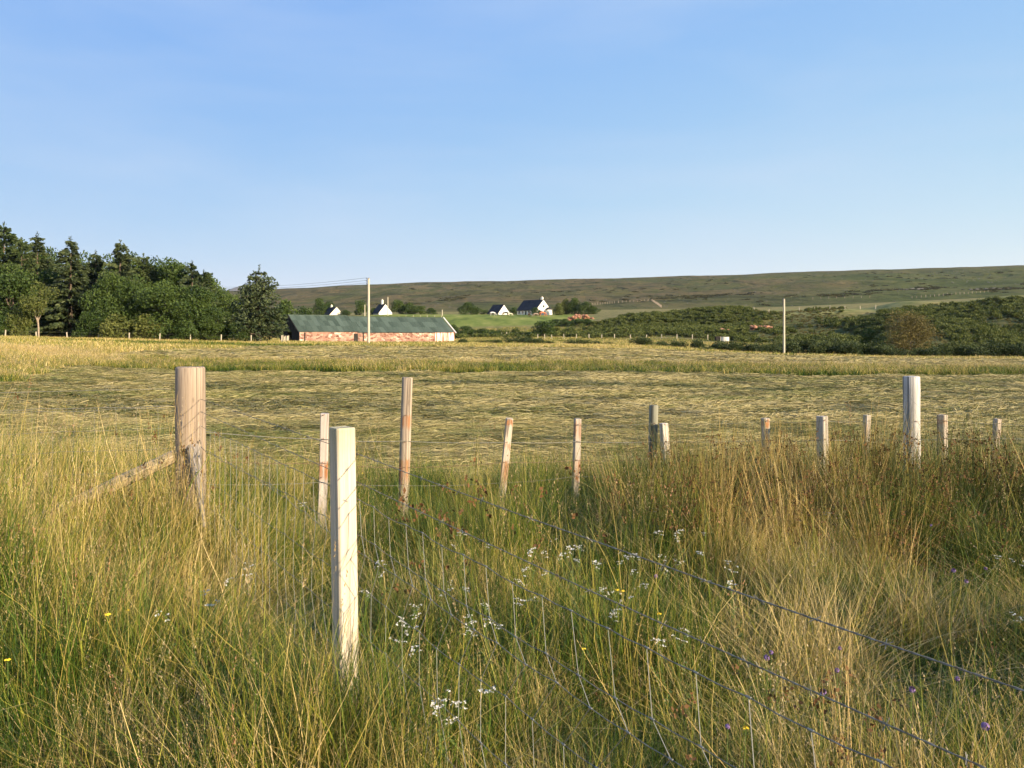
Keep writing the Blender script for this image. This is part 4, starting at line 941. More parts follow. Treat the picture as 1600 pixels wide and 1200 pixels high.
# ---------------------------------------------------------------- poles and overhead wires
M['pole'] = mat_wood('bleached_pole', (.55, .48, .36), (.72, .64, .48), knots=.2, crack=.3)
M['insulator'] = mat_solid('dark_insulator', (.05, .045, .04), .4, .5)
def pole(px, Y, top_py, r, label, fit=True, group=None):
    X = at(px, Y); zb = gz(X, Y); H = zat(top_py, Y) - zb
    e = empty('utility_pole', (X, Y, zb)); tag(e, label, 'pole', group)
    MB().tube([(0, 0, -.5), (0, 0, H * .5), (0, 0, H)], [r * 1.25, r * 1.1, r], 10).build('shaft', M['pole'], e, True)
    if fit:
        for z in (.15, .5, .85):
            MB().tube([(-.06, -.12, H - z), (-.24, -.20, H - z), (-.24, -.20, H - z + .12)], .03, 5).build('bracket', M['insulator'], e)
            MB().tube([(-.24, -.20, H - z + .1), (-.24, -.20, H - z + .16), (-.24, -.20, H - z + .24)], [.05, .07, .035], 8).build('insulator', M['insulator'], e)
        MB().tube([(0, 0, H - .02), (0, 0, H + .10)], [r * 1.1, .02], 8).build('cap', M['insulator'], e)
    return e, H
p1, H1 = pole(576, 112, 435, .15, 'tall pale wooden utility pole standing before the barn')
p2, H2 = pole(1225, 109, 467, .13, 'lone pale wooden pole before the right bank')
MB().tube([(-.1, -.1, H2 - .6), (-.55, -.15, H2 - .75)], .04, 5).build('bracket', M['insulator'], p2)
pole(606, 322, 464, .16, 'thin far pole right beside the white chimney gable', False)
pole(570, 318, 476, .15, 'short far pole left of the tall pole, above the barn roof', False)
pole(691, 318, 484, .15, 'short far pole at the right end of the barn ridge', False)
p3, H3 = pole(215, 190, 438, .15, 'utility pole hidden behind the dark wood')
for z in (.15, .5, .85):
    a = p1.location + Vector((-.24, -.2, H1 - z + .22)); b = p3.location + Vector((-.24, -.2, H3 - z + .22))
    pts = [a.lerp(b, t / 16) - Vector((0, 0, 1.5 * 4 * (t / 16) * (1 - t / 16))) for t in range(17)]
    tag(MB().tube(pts, .018, 4).build('overhead_wire', M['insulator']), {.15: 'uppermost', .5: 'middle', .85: 'lowest'}[z] + ' overhead wire sagging from the tall pole to the wood', 'wire', 'overhead wires')

# ---------------------------------------------------------------- far fences
M['post_pale'] = mat_solid('weathered_post', (.46, .40, .30), .85, .15, .25, 0, 4.)
def far_fence(pts, step, h, r, label, wires=2, group=None, wr=.008):
    far_ = pts[-1][1] > 320
    """pts: (px, Y) corners; posts every step metres"""
    P_ = [Vector((at(px, Y), Y, 0)) for px, Y in pts]; e = empty('wire_fence', (P_[0].x, P_[0].y, gz(P_[0].x, P_[0].y))); tag(e, label, 'fence', group)
    mb = MB(); mb.box((0, 0, h / 2 - .15), (r * 2, r * 2, h + .3)); pm = mb.mesh('post', M['bark_pale'] if far_ else M['post_pale']); tops = []
    for a, b in zip(P_[:-1], P_[1:]):
        n = max(1, round((b - a).length / step))
        for i in range(n):
            p = a.lerp(b, i / n); p.z = gz(p.x, p.y); tops.append(p.copy()); link('post', pm, e, p - e.location, (random.gauss(0, .035), random.gauss(0, .035), random.random()))
            e.children[-1].scale = (1, 1, random.uniform(.88, 1.12))
    for k_ in range(wires):
        z = h * (.92 - .36 * k_); MB().tube([t - e.location + Vector((0, 0, z)) for t in tops], wr, 3, cap=False).build('wire', M['wire'], e)
    return e
far_fence([(-40, 111), (105, 110.5), (440, 112), (452, 140)], 3.9, 1.15, .06, 'post and wire fence along the foot of the dark wood')
far_fence([(690, 303), (535, 303)], 2.6, 1.0, .08, 'pale close set fence along the paddock top behind the barn roof')
far_fence([(840, 196), (862, 190), (960, 186), (1010, 184), (1130, 182)], 3.2, 1.15, .07, 'fence of pale posts along the foot of the dark bank')
far_fence([(775, 228), (800, 222), (835, 214)], 2.6, 1.2, .08, 'short fence of pale posts in the rough ground below the horses')
far_fence([(853, 380), (880, 470), (960, 560), (1018, 600), (1034, 450)], 5.2, 1.5, .12, 'pale posts of the fence climbing the moor above the big cottage', 1)
far_fence([(1178, 246), (1392, 244)], 4.8, 1.25, .07, 'fence along the grassy lip of the right bank')
far_fence([(1270, 520), (1372, 500)], 5.0, 1.3, .09, 'faint fence line on the green hillside above the right bank', 1)
far_fence([(1425, 470), (1500, 500), (1550, 520)], 5.0, 1.3, .09, 'faint fence line between the two rocky outcrops', 1)

# ---------------------------------------------------------------- horses, trough, rubble
def horse_mesh(seed, graze=True):
    v = [(-.75, 0, 1.32), (-.3, 0, 1.28), (.2, 0, 1.28), (.62, 0, 1.36)]; r = [.30, .31, .31, .28]; ed = [(0, 1), (1, 2), (2, 3)]
    def chain(start, pts, rs):
        p = start
        for q_, rr in zip(pts, rs): v.append(q_); r.append(rr); ed.append((p, len(v) - 1)); p = len(v) - 1
        return p
    if graze: chain(3, [(.95, 0, 1.15), (1.2, 0, .72), (1.35, 0, .38), (1.50, 0, .10)], [.19, .14, .13, .075])
    else: chain(3, [(.95, 0, 1.62), (1.18, 0, 1.98), (1.42, 0, 1.86), (1.62, 0, 1.70)], [.19, .13, .13, .08])
    for s in (-1, 1):
        chain(3, [(.62, s * .17, .95), (.64, s * .17, .55), (.60, s * .17, .12), (.64, s * .17, .02)], [.13, .075, .05, .065])
        chain(0, [(-.70, s * .18, .98), (-.66, s * .18, .78), (-.88, s * .18, .50), (-.82, s * .18, .10), (-.78, s * .18, .02)], [.19, .12, .06, .05, .065])
    chain(0, [(-1.02, 0, 1.28), (-1.12, 0, .95), (-1.14, 0, .62)], [.08, .07, .05])
    me = bpy.data.meshes.new('horse'); me.from_pydata(v, ed, []); o = bpy.data.objects.new('tmp', me); C.objects.link(o)
    sk = o.modifiers.new('s', 'SKIN'); 
    for i, rr in enumerate(r):
        sv = me.skin_vertices[0].data[i]; sv.radius = (rr, rr); sv.use_root = (i == 1)
    o.modifiers.new('u', 'SUBSURF').levels = 1
    dg = bpy.context.evaluated_depsgraph_get(); m2 = bpy.data.meshes.new_from_object(o.evaluated_get(dg)); m2.name = 'horse'
    bpy.data.objects.remove(o); return m2
HM = [horse_mesh(0, True), horse_mesh(1, False)]
def horse(px, Y, rz, c, label, k, s=1.0):
    m = mat_solid('horse_coat', c, .6, .3, .15, 0, 2.); me = HM[k].copy(); me.materials.clear(); me.materials.append(m); me.polygons.foreach_set('use_smooth', [True] * len(me.polygons))
    X = at(px, Y); o = link('horse', me, None, (X, Y, gz(X, Y)), (0, 0, rz), (s, s, s))
    mane = MB(); pts = [(.55, 0, 1.66), (.95, 0, 1.36), (1.22, 0, .92)] if k == 0 else [(.6, 0, 1.66), (1.0, 0, 1.9), (1.2, 0, 2.1)]
    mane.tube(pts, [.06, .07, .05], 5).build('mane', M['dark'], o); return tag(o, label, 'horse')
horse(770, 318, .2, (.62, .58, .52), 'pale grey horse grazing before the small cottage roof', 0)
horse(790, 312, 2.9, (.035, .025, .02), 'dark horse grazing before the gable of the small cottage', 0, 1.1)
horse(798, 316, .3, (.66, .60, .42), 'cream pony right of the dark grazing horse', 0, .72)
horse(827, 304, 1.2, (.045, .03, .02), 'dark brown horse seen end on before the big cottage', 1, 1.1)
horse(837, 305, 3.3, (.30, .22, .16), 'brown and grey horse beside the dark one before the big cottage', 0, 1.0)
horse(848, 310, .35, (.48, .15, .07), 'chestnut red horse before the big cottage gable', 0, 1.2)

M['concrete'] = mat_solid('pale_concrete', (.58, .55, .48), .85, .2, .15, 0, 3.)
def trough(px, Y):
    X = at(px, Y); e = empty('water_trough', (X, Y, gz(X, Y))); n = 24
    prof = [(0.0, .12), (.95, .12), (.98, 1.0), (1.06, 1.0), (1.1, 0.0)]; V = []; Fc = []
    for (r_, z) in prof: V += [(r_ * math.cos(2 * math.pi * k / n) + .35, r_ * math.sin(2 * math.pi * k / n), z) for k in range(n)]
    for i in range(len(prof) - 1): Fc += [(i * n + k, i * n + (k + 1) % n, (i + 1) * n + (k + 1) % n, (i + 1) * n + k) for k in range(n)]
    MB().add(V, Fc).build('basin', M['concrete'], e, True)
    MB().box((-.95, .1, .6), (1.2, 1.1, 1.1)).build('valve_box', M['dark_board'], e)
    MB().add([(.35 + .94 * math.cos(2 * math.pi * k / n), .94 * math.sin(2 * math.pi * k / n), .85) for k in range(n)], [tuple(range(n))]).build('water', M['glass'], e)
    MB().box((-.9, -1.8, .1), (.12, .12, 2.0)).build('post', M['post_pale'], e)
    tag(e, 'round pale cattle trough with dark box at the foot of the dark bank', 'trough')
trough(1129, 177)
M['red_earth'] = mat_solid('red_sandstone', (.36, .18, .11), .9, .15, .35, 0, 1.2)
def stone_heap(name, px, Y, wpx, h, n, label, cat, seed, dz=0., depth=3.):
    g = np.random.default_rng(seed); X0 = at(px, Y); W_2 = wpx * Y / F; e = empty(name, (X0, Y, gz(X0, Y) + dz)); V = []; Fc = []; o = 0
    for i in range(n):
        rk = rock_mesh('x', seed + i, M['rock']); v = np.empty(len(rk.vertices) * 3, np.float32); rk.vertices.foreach_get('co', v); v = v.reshape(-1, 3); f = np.array([p.vertices[:] for p in rk.polygons]); bpy.data.meshes.remove(rk)
        x = g.uniform(-.5, .5) * W_2; y = g.normal(0, depth / 3); s = g.uniform(.3, .75); zz = h * max(0, 1 - (2 * abs(x) / W_2) ** 2) * g.uniform(.1, 1)
        V.append(v * s + [x, y, zz + gz(X0 + x, Y + y) - e.location.z]); Fc.append(f + o); o += len(v)
    tag(link('rubble', mesh_np('rubble', np.concatenate(V), np.concatenate(Fc), [M['red_earth']]), e), kind='stuff'); tag(e, label, cat)
stone_heap('rubble_heap', 905, 284, 42, 2.0, 90, 'orange red heap of sandstone rubble right of the horses', 'heap', 800, 0.)
for px, Y, wd_, lb in [(1196, 205, 26, 'upper patch of bare red stones on the right bank'), (1178, 200, 14, 'small patch of bare red stones low on the right bank'), (1129, 196, 20, 'patch of bare red stones above the trough')]:
    stone_heap('bare_stones', px, Y, wd_, .8, 26, lb, 'stones', 900 + px, .5, 2.)

# ---------------------------------------------------------------- near fences
def wood_round(name, r, H, mat, parent, loc, lean=(0, 0), n=20, flare=0., seed=0, sink=.4, rough=.012, label=None):
    g = random.Random(seed); rings = 14; V = []; Fc = []
    ph = [g.uniform(0, 6.28) for _ in range(4)]
    for i in range(rings + 1):
        t = i / rings; z = -sink + (H + sink) * t; rr = r * (1.04 - .05 * t) + flare * max(0, 1 - (z + .0) / (H * .38)) ** 2 * (z > -9)
        for k in range(n):
            a = 2 * math.pi * k / n; q_ = rr * (1 + rough * 3 * math.sin(3 * a + ph[0] + z) * .4 + rough * math.sin(7 * a + ph[1] + z * 3) + g.uniform(-rough, rough) * .5)
            V.append((q_ * math.cos(a), q_ * math.sin(a), z))
    for k in range(n): V.append((V[rings * n + k][0] * .93, V[rings * n + k][1] * .93, H + .006 + g.uniform(0, .004)))
    V.append((0, 0, H + .008))
    for i in range(rings + 1): Fc += [(i * n + k, i * n + (k + 1) % n, (i + 1) * n + (k + 1) % n, (i + 1) * n + k) for k in range(n)]
    b = (rings + 1) * n; Fc += [(b + k, b + (k + 1) % n, b + n) for k in range(n)]
    mb = MB().add(V, Fc); o = mb.build(name, mat, parent, True, loc=loc); o.rotation_euler = (lean[1], lean[0], 0)
    if label: o['label'] = label
    return o
def wood_square(name, s, H, mat, parent, loc, rz=0., lean=(0, 0), sink=.4, seed=0, label=None, s2=None):
    g = random.Random(seed); V = []; Fc = []; s2 = s2 or s; c = s * .08; n = 8; rings = 10
    base = [(-s / 2 + c, -s2 / 2), (s / 2 - c, -s2 / 2), (s / 2, -s2 / 2 + c), (s / 2, s2 / 2 - c), (s / 2 - c, s2 / 2), (-s / 2 + c, s2 / 2), (-s / 2, s2 / 2 - c), (-s / 2, -s2 / 2 + c)]
    bw = g.uniform(-.004, .004)
    for i in range(rings + 1):
        t = i / rings; z = -sink + (H + sink) * t; dx = bw * math.sin(t * 3.1) * 3
        V += [(x + dx + g.uniform(-.0006, .0006), y + g.uniform(-.0006, .0006), z) for x, y in base]
    V += [(x * .95, y * .95, H + .004 + g.uniform(0, .003)) for x, y in base]
    for i in range(rings + 1): Fc += [(i * n + k, i * n + (k + 1) % n, (i + 1) * n + (k + 1) % n, (i + 1) * n + k) for k in range(n)]
    Fc.append(tuple((rings + 1) * n + k for k in range(n)))
    o = MB().add(V, Fc).build(name, mat, parent, loc=loc)
    o.rotation_euler = (Matrix.Rotation(lean[0], 3, 'Y') @ Matrix.Rotation(lean[1], 3, 'X') @ Matrix.Rotation(rz, 3, 'Z')).to_euler()
    if label: o['label'] = label
    return o
def two_strand(pts, r=.0013, pitch=.05, step=.008, coil=.0016):
    """a twisted pair of wires along pts"""
    mb = MB(); P_ = [Vector(p) for p in pts]; Ls = [0]
    for a, b in zip(P_[:-1], P_[1:]): Ls.append(Ls[-1] + (b - a).length)
    n = int(Ls[-1] / step)
    for ph in (0, math.pi):
        c = []; j = 0
        for i in range(n + 1):
            s = Ls[-1] * i / n
            while j < len(P_) - 2 and Ls[j + 1] < s: j += 1
            a, b = P_[j], P_[j + 1]; d = (b - a).normalized(); p = a.lerp(b, (s - Ls[j]) / max(1e-6, Ls[j + 1] - Ls[j]))
            u = d.cross(Vector((0, 0, 1))).normalized(); v = u.cross(d); th = 2 * math.pi * s / pitch + ph
            c.append(p + u * coil * math.cos(th) + v * coil * math.sin(th))
        mb.tube(c, r, 4, cap=False)
    return mb
def barbs(mb, pts, gap=.11, seed=1):
    g = random.Random(seed); P_ = [Vector(p) for p in pts]
    for a, b in zip(P_[:-1], P_[1:]):
        L = (b - a).length; k = 0.03
        while k < L:
            p = a.lerp(b, k / L); 
            for _ in range(2):
                d = Vector((g.uniform(-1, 1), g.uniform(-1, 1), g.uniform(-1, 1))).normalized() * .012; mb.tube([p - d, p + d], .0009, 3, cap=False)
            k += gap * g.uniform(.9, 1.1)
    return mb
A = Vector((at(298, 5.7), 5.7, 0)); B = Vector((at(541, 3.17), 3.17, 0)); dAB = (B - A); LAB = dAB.length; dAB.normalize(); nAB = Vector((-dAB.y, dAB.x, 0))   # nAB points away, to the right
if nAB.x < 0: nAB = -nAB
A.z = gz(A.x, A.y); B.z = gz(B.x, B.y)
W = lambda z: z
fence1 = empty('wire_fence', (A.x, A.y, A.z)); tag(fence1, 'nearest fence of twisted wires and sagging netting past the pale square post', 'fence')
def in1(p): return Vector(p) - Vector((A.x, A.y, A.z))
mat_A = mat_wood('weathered_tan_round_wood', (.33, .25, .18), (.45, .365, .275), knots=.8, crack=.6)
hA = zat(575, 5.7) - A.z
postA = wood_round('strainer_post', .101, hA, mat_A, fence1, in1(A), n=28, seed=3, rough=.014, sink=.5, label='thick round tan strainer post at the corner of the two fences')
hB = zat(670, 3.17) - B.z
mat_B = mat_wood('pale_sawn_timber', (.60, .50, .37), (.74, .65, .51), knots=.35, crack=.3, algae=hB)
postB = wood_square('fence_post', .080, hB, mat_B, fence1, in1(B), math.radians(38), (-.012, 0), seed=5, label='pale new square post nearest the camera')
Cp = B + dAB * 3.0; Cp.z = gz(Cp.x, Cp.y)
wood_square('fence_post', .080, 1.2 - Cp.z, mat_B, fence1, in1(Cp), math.radians(31), seed=8)
off = nAB * .046
def along(s, z, o=0.): p = B + dAB * s + off + nAB * o; return Vector((p.x, p.y, z))
def wire_line(zf, s0=-LAB + .1, s1=3.0, step=.25, jz=.004, seed=0):
    g = random.Random(seed); n = int((s1 - s0) / step); return [in1(along(s0 + (s1 - s0) * i / n, zf(s0 + (s1 - s0) * i / n) + g.uniform(-jz, jz))) for i in range(n + 1)]
top_z = lambda s: 1.112 - .004 * s - .012 * math.sin(max(0, min(1, s / 3)) * math.pi)
mb = two_strand(wire_line(top_z, seed=1, jz=.001), r=.0009, coil=.0010); barbs(mb, wire_line(top_z, seed=1, jz=.001), .12); mb.build('barbed_wire', M['wire'], fence1)
sec_z = lambda s: 1.0 - .012 * s - .012 * math.sin(max(0, min(1, s / 3)) * math.pi)
mb = two_strand(wire_line(sec_z, seed=2, jz=.001), r=.0009, coil=.0010); barbs(mb, wire_line(sec_z, seed=2, jz=.001), .12, 3); mb.build('barbed_wire', M['wire'], fence1)
# netting: horizontals with hinged stays, buckled between the third and fifth lines
HZ = [.935, .79, .737, .583, .41, .25, .10]; OA = [0, .02, .085, -.05, -.03, .02, .0]; ON = [0, 0, -.012, .01, .0, .01, 0]
def node(i, j, g):
    s = -LAB + .12 + .139 * j; k = 1.0 if s > -.2 else max(.25, 1 + (s + .2) * .8)
    sag = -.012 * (s if s > 0 else 0) - .02 * math.sin(max(0, min(1, s / 3)) * math.pi)
    return along(s + OA[i] * k + g.gauss(0, .004), HZ[i] + sag + g.gauss(0, .004) + (HZ[2] + .06 - HZ[i]) * (1 - k) * (i == 2) , ON[i] * k)
g = random.Random(12); NJ = int((LAB + 2.9) / .139); nodes = [[node(i, j, g) for j in range(NJ + 1)] for i in range(len(HZ))]
for i in range(len(HZ)):
    pts = []
    for j in range(NJ + 1):
        pts.append(in1(nodes[i][j]))
        if j < NJ: m = nodes[i][j].lerp(nodes[i][j + 1], .5); m.z -= .003; pts.append(in1(m))
    MB().tube(pts, .00145 if i == 0 else .00125, 5, cap=False).build('netting_line', M['wire'], fence1)
for j in range(NJ + 1):
    mb = MB()
    for i in range(len(HZ) - 1): mb.tube([in1(nodes[i][j]), in1(nodes[i + 1][j])], .00115, 4, cap=False)
    for i in range(len(HZ)):       # hinge knots
        p = in1(nodes[i][j]); mb.tube([p - dAB * .006, p + dAB * .006], [.0026, .0026], 5)
    mb.build('netting_stay', M['net'], fence1)
for s, P0, zs, r_ in ((-LAB, A, (1.11, 1.0, .93, .8, .6), .101), (0, B, (1.112, 1.0, .935, .79, .58, .41), .04)):   # staples and wire wrapped round the posts
    for z in zs:
        c0 = P0 + nAB * (r_ + .003); c0.z = z
        MB().tube([in1(c0 - dAB * .006 - Vector((0, 0, .004))), in1(c0 - dAB * .006 + nAB * .004), in1(c0 + dAB * .006 + nAB * .004), in1(c0 + dAB * .006 - Vector((0, 0, .004)))], .0016, 5).build('staple', M['rustywire'], fence1)
# braces at the strainer
mat_st = mat_wood('grey_split_wood', (.30, .26, .22), (.42, .37, .32), knots=.1, crack=.6); mat_ps = mat_wood('pale_split_wood', (.58, .44, .26), (.72, .58, .38), knots=.1, crack=.4)
def beam(name, a, b, w0, w1, mat, parent, label=None, n=10, base=None):
    a, b = Vector(a), Vector(b); L = (b - a).length; mb = MB(); mb.tube([(0, 0, 0), (0, 0, L * .4), (0, 0, L)], [w0, (w0 + w1) / 2, w1], n)
    o = mb.build(name, mat, parent, True, loc=base(a) if base else a); o.rotation_euler = (b - a).to_track_quat('Z', 'Y').to_euler()
    if label: o['label'] = label
    return o
a = A + dAB * .07; a.z = zat(700, 5.6); b = A + dAB * .45; b.z = .30
beam('brace', a, b, .050, .012, mat_st, fence1, 'grey split brace slanting towards the camera from a notch', base=in1)
MB().box(in1(Vector((A.x + .01, A.y - .095, zat(706, 5.6)))), (.07, .03, .045)).build('notch', M['dark'], fence1)  # dark block on the post painting the shade inside the cut

fence2 = empty('wire_fence', (at(-150, 5.55), 5.55, gz(at(-150, 5.55), 5.55))); tag(fence2, 'wire fence running left from the thick round strainer post', 'fence')
def in2(p): return Vector(p) - fence2.location
a = Vector((A.x - .09, A.y - .04, zat(712, 5.65))); b = Vector((A.x - 1.3, A.y - .12, .14))
beam('brace', a, b, .045, .05, mat_ps, fence2, 'pale split brace slanting down to the left of the strainer post', base=in2)
Lp = Vector((at(-150, 5.55), 5.55, 0)); Lp.z = gz(Lp.x, Lp.y); wood_square('fence_post', .08, 1.25 - Lp.z, mat_B, fence2, in2(Lp), .3, seed=9)
for k_, (z0, z1, r_) in enumerate([(zat(608, 5.7), zat(614, 5.6), .0022), (zat(634, 5.7), zat(643, 5.6), .0024), (zat(637, 5.7), zat(647, 5.6), .0016), (zat(668, 5.7), zat(682, 5.6), .0014), (zat(700, 5.7), zat(715, 5.6), .0014), (zat(735, 5.7), zat(750, 5.6), .0014)]):
    pts = [in2(Vector((A.x - .1, A.y, z0)).lerp(Vector((Lp.x, Lp.y - .05, z1)), t / 12) + Vector((0, 0, random.gauss(0, .003)))) for t in range(13)]
    MB().tube(pts, r_, 5, cap=False).build('wire', M['wire'], fence2)
for j in range(12):
    x = A.x - .22 - .15 * j; pts = [in2(Vector((x + random.gauss(0, .004), A.y - .03, z))) for z in (zat(636, 5.65), zat(672, 5.65), zat(706, 5.65), zat(742, 5.65), .2)]
    MB().tube(pts, .0011, 4, cap=False).build('netting_stay', M['wire'], fence2)

# the fence behind, along the edge of the mown field
fence3 = empty('wire_fence', (at(507, 7.2), 7.2, gz(at(507, 7.2), 7.2))); tag(fence3, 'weathered wire fence along the near edge of the mown field', 'fence')
def in3(p): return Vector(p) - fence3.location
O_ = (.45, .40, .34), (.60, .54, .46)
back = [  # px top, py top, px lower, py lower, Y, size, round, rz, colours, wires y (for rust and staples), label
 (507, 647, 503.5, 745, 7.2, .072, 0, .12, ((.50, .42, .36), (.62, .54, .47)), [(722, 752, 1.0)], (648, 685, 722, 745), 'short pale post with a rust stained foot left of the square post'),
 (636.5, 591, 631, 755, 7.6, .051, 1, 0, ((.36, .28, .21), (.56, .48, .37)), [(648, 672, .8), (716, 760, .8)], (648, 690, 729, 755), 'slim round post with rust streaks right of the square post'),
 (796, 654, 783, 770, 8.1, .068, 0, .15, ((.52, .42, .32), (.66, .56, .44)), [(654, 665, .9), (690, 700, .5), (718, 760, .8)], (662, 690, 721, 752), 'leaning thin square post with rust stains'),
 (902.5, 655, 898, 758, 8.9, .070, 0, .25, ((.42, .35, .28), (.58, .49, .39)), [(660, 688, .8), (718, 760, .7)], (663, 689, 718, 743), 'thin upright rusty post near the middle of the fence'),
 (1021.5, 634, 1018.5, 735, 9.05, .051, 1, 0, ((.24, .23, .17), (.36, .34, .26)), [(716, 745, .5)], (661, 689, 716, 742), 'dark round post paired with a pale split one'),
 (1037, 662, 1042, 735, 8.95, .078, 0, .35, ((.56, .48, .38), (.72, .64, .53)), [(728, 745, .5)], (689, 716, 741), 'pale split post leaning against the dark round one'),
 (1195.5, 654, 1196.5, 715, 8.7, .070, 0, .3, ((.44, .37, .29), (.58, .50, .40)), [(656, 668, .9)], (657, 687), 'small square post in front of the rushes, third from the bleached one'),
 (1284.5, 651, 1285, 710, 8.3, .088, 0, .62, ((.44, .38, .30), (.60, .52, .42)), [], (656, 686), 'stout square post showing two faces left of the bleached one'),
 (1354, 649, 1352, 706, 9.5, .066, 0, .3, ((.46, .40, .32), (.60, .53, .43)), [(662, 690, .3)], (657, 685), 'thin square post just left of the bleached round post'),
 (1424, 589, 1424.5, 706, 8.9, .086, 1, 0, ((.52, .49, .44), (.70, .67, .60)), [], (657, 684), 'thick bleached grey strainer post with a flared foot'),
 (1473, 649, 1473, 704, 8.8, .084, 0, .60, ((.40, .33, .26), (.54, .46, .36)), [(656, 664, .5)], (657, 684), 'square post showing two faces right of the bleached one'),
 (1558, 655, 1555, 700, 9.6, .068, 0, .3, ((.48, .38, .30), (.60, .50, .41)), [(670, 690, .4)], (661, 684), 'last thin post at the right end of the fence'),
]
tops = []
for i, (x0, y0, x1, y1, Y, sz, rd, rz, (c0, c1), bands, wy, lb) in enumerate(back):
    X0, Z0, X1, Z1 = at(x0, Y), zat(y0, Y), at(x1, Y), zat(y1, Y); sl_ = (X0 - X1) / (Z0 - Z1); zb = gz(X1, Y); Xb = X1 + sl_ * (zb - Z1); H = (Z0 - zb) * math.sqrt(1 + sl_ * sl_)
    mt = mat_wood('weathered_post_wood', c0, c1, knots=.35, crack=.7, bands=[(zat(a_, Y) - zb, zat(b_, Y) - zb, am) for a_, b_, am in bands])
    if rd: o = wood_round('strainer_post' if sz > .08 else 'fence_post', sz, H, mt, fence3, in3((Xb, Y, zb)), (math.atan(sl_), 0), 18, .07 if sz > .08 else 0, i, label=lb, rough=.03 if sz > .08 else .015)
    else: o = wood_square('fence_post', sz, H, mt, fence3, in3((Xb, Y, zb)), rz, (math.atan(sl_), random.uniform(-.02, .02)), seed=20 + i, label=lb)
    for y_ in wy:
        z = zat(y_, Y); x = X1 + sl_ * (z - Z1); f_ = (sz if rd else sz / 2 + .012) + .004
        MB().tube([in3((x - .008, Y - f_ + .012, z - .006)), in3((x - .006, Y - f_ - .006, z)), in3((x + .008, Y - f_ - .006, z + .002)), in3((x + .010, Y - f_ + .012, z + .008))], .0032, 5).build('staple', M['rustywire'], fence3)
def bwire(y_at, r, idx, m='wire', mk='wire'):
    pts = []
    for i in idx:
        x0, y0, x1, y1, Y, sz, rd = back[i][:7]; y_ = y_at[i]; X0, Z0, X1, Z1 = at(x0, Y), zat(y0, Y), at(x1, Y), zat(y1, Y); z = zat(y_, Y)
        pts.append(Vector((X1 + (X0 - X1) / (Z0 - Z1) * (z - Z1), Y - (sz if rd else sz * .5 + .01) - .004, z)))
    d = pts[-1] - pts[-2]; pts.append(pts[-1] + d.normalized() * 2.0)
    if idx[0] == 0: pts.insert(0, Vector((A.x, A.y + .05, pts[0].z + .25)))
    fine = []
    for a_, b_ in zip(pts[:-1], pts[1:]):
        for k_ in range(6): t = k_ / 6; p = a_.lerp(b_, t); p.z -= .012 * 4 * t * (1 - t); fine.append(in3(p))
    fine.append(in3(pts[-1])); MB().tube(fine, r, 4, cap=False).build(mk, M[m], fence3)
n12 = range(12)
bwire(dict(zip(n12, [685, 688, 690, 689, 689, 689, 687, 686, 685, 684, 684, 684])), .0030, list(n12))
bwire(dict(zip(n12, [650, 650, 660, 663, 661, 662, 658, 657, 657, 657, 657, 661])), .0016, [3, 4, 5, 6, 7, 8, 9, 10, 11])
bwire(dict(zip(n12, [722, 729, 721, 718, 716, 716, 716, 716, 712, 712, 712, 712])), .0018, list(n12), 'rustywire')
bwire(dict(zip(n12, [752, 757, 753, 743, 742, 741, 741, 740, 738, 738, 738, 738])), .0022, list(n12))

# ---------------------------------------------------------------- wild flowers
M['petal_white'] = mat_solid('white_petals', (.66, .63, .54), .7, .2); M['stem_green'] = mat_solid('flower_stem', (.12, .17, .04), .7, .2)
M['petal_purple'] = mat_solid('purple_florets', (.22, .14, .28), .7, .2); M['petal_yellow'] = mat_solid('yellow_petals', (.80, .55, .03), .5, .3)
def disc(mb, c, nrm, r, n=6, mi=0, cup=.2):
    nrm = Vector(nrm).normalized(); u = nrm.cross(Vector((.3, .8, .1))).normalized(); v = nrm.cross(u); c = Vector(c)
    ring = [c + (u * math.cos(2 * math.pi * k / n) + v * math.sin(2 * math.pi * k / n)) * r * random.uniform(.7, 1.2) + nrm * r * cup for k in range(n)]
    mb.add([c] + ring, [(0, 1 + k, 1 + (k + 1) % n) for k in range(n)], mi)
def umbel(seed):
    random.seed(seed); st = MB(); st.tube([(0, 0, 0), (.01, .0, .3), (.0, .01, .56)], [.0022, .0018, .0015], 5, 0, False); hd = MB()
    for k in range(random.randint(5, 8)):
        a = random.uniform(0, 6.28); r = random.uniform(.008, .042); z = .60 + random.uniform(-.02, .022); p = Vector((r * math.cos(a), r * math.sin(a), z))
        st.tube([(0, .01, .55), p], .0009, 3, 0, False)
        for j in range(random.randint(5, 8)):
            disc(hd, p + Vector((random.gauss(0, .0058), random.gauss(0, .0058), random.uniform(0, .006))), (random.gauss(0, .4), random.gauss(0, .4) - .3, 1), random.uniform(.0030, .0056))
    for k in range(3):
        a = random.uniform(0, 6.28); z = .15 + .12 * k; st.tube([(0, 0, z), (.06 * math.cos(a), .06 * math.sin(a), z + .07)], .0012, 3, 0, False)
        for j in range(4): disc(st, (.06 * math.cos(a) * (.4 + .2 * j), .06 * math.sin(a) * (.4 + .2 * j), z + .03 + .015 * j), (0, -.3, 1), .012, 5)
    return st.mesh('stem', M['stem_green']), hd.mesh('flower_head', M['petal_white'])
UM = [umbel(i) for i in range(5)]
def scab(seed, pal='petal_purple', r=.010):
    random.seed(seed); st = MB().tube([(0, 0, 0), (.012, .0, .3), (.0, .0, .60)], [.0018, .0014, .0011], 5, 0, False); hd = MB()
    for j in range(34):
        v = Vector((random.gauss(0, 1), random.gauss(0, 1), random.gauss(.3, 1))).normalized(); disc(hd, Vector((0, 0, .605)) + v * r * .8, v, r * .42, 5)
    return st.mesh('stem', M['stem_green']), hd.mesh('flower_head', M[pal])
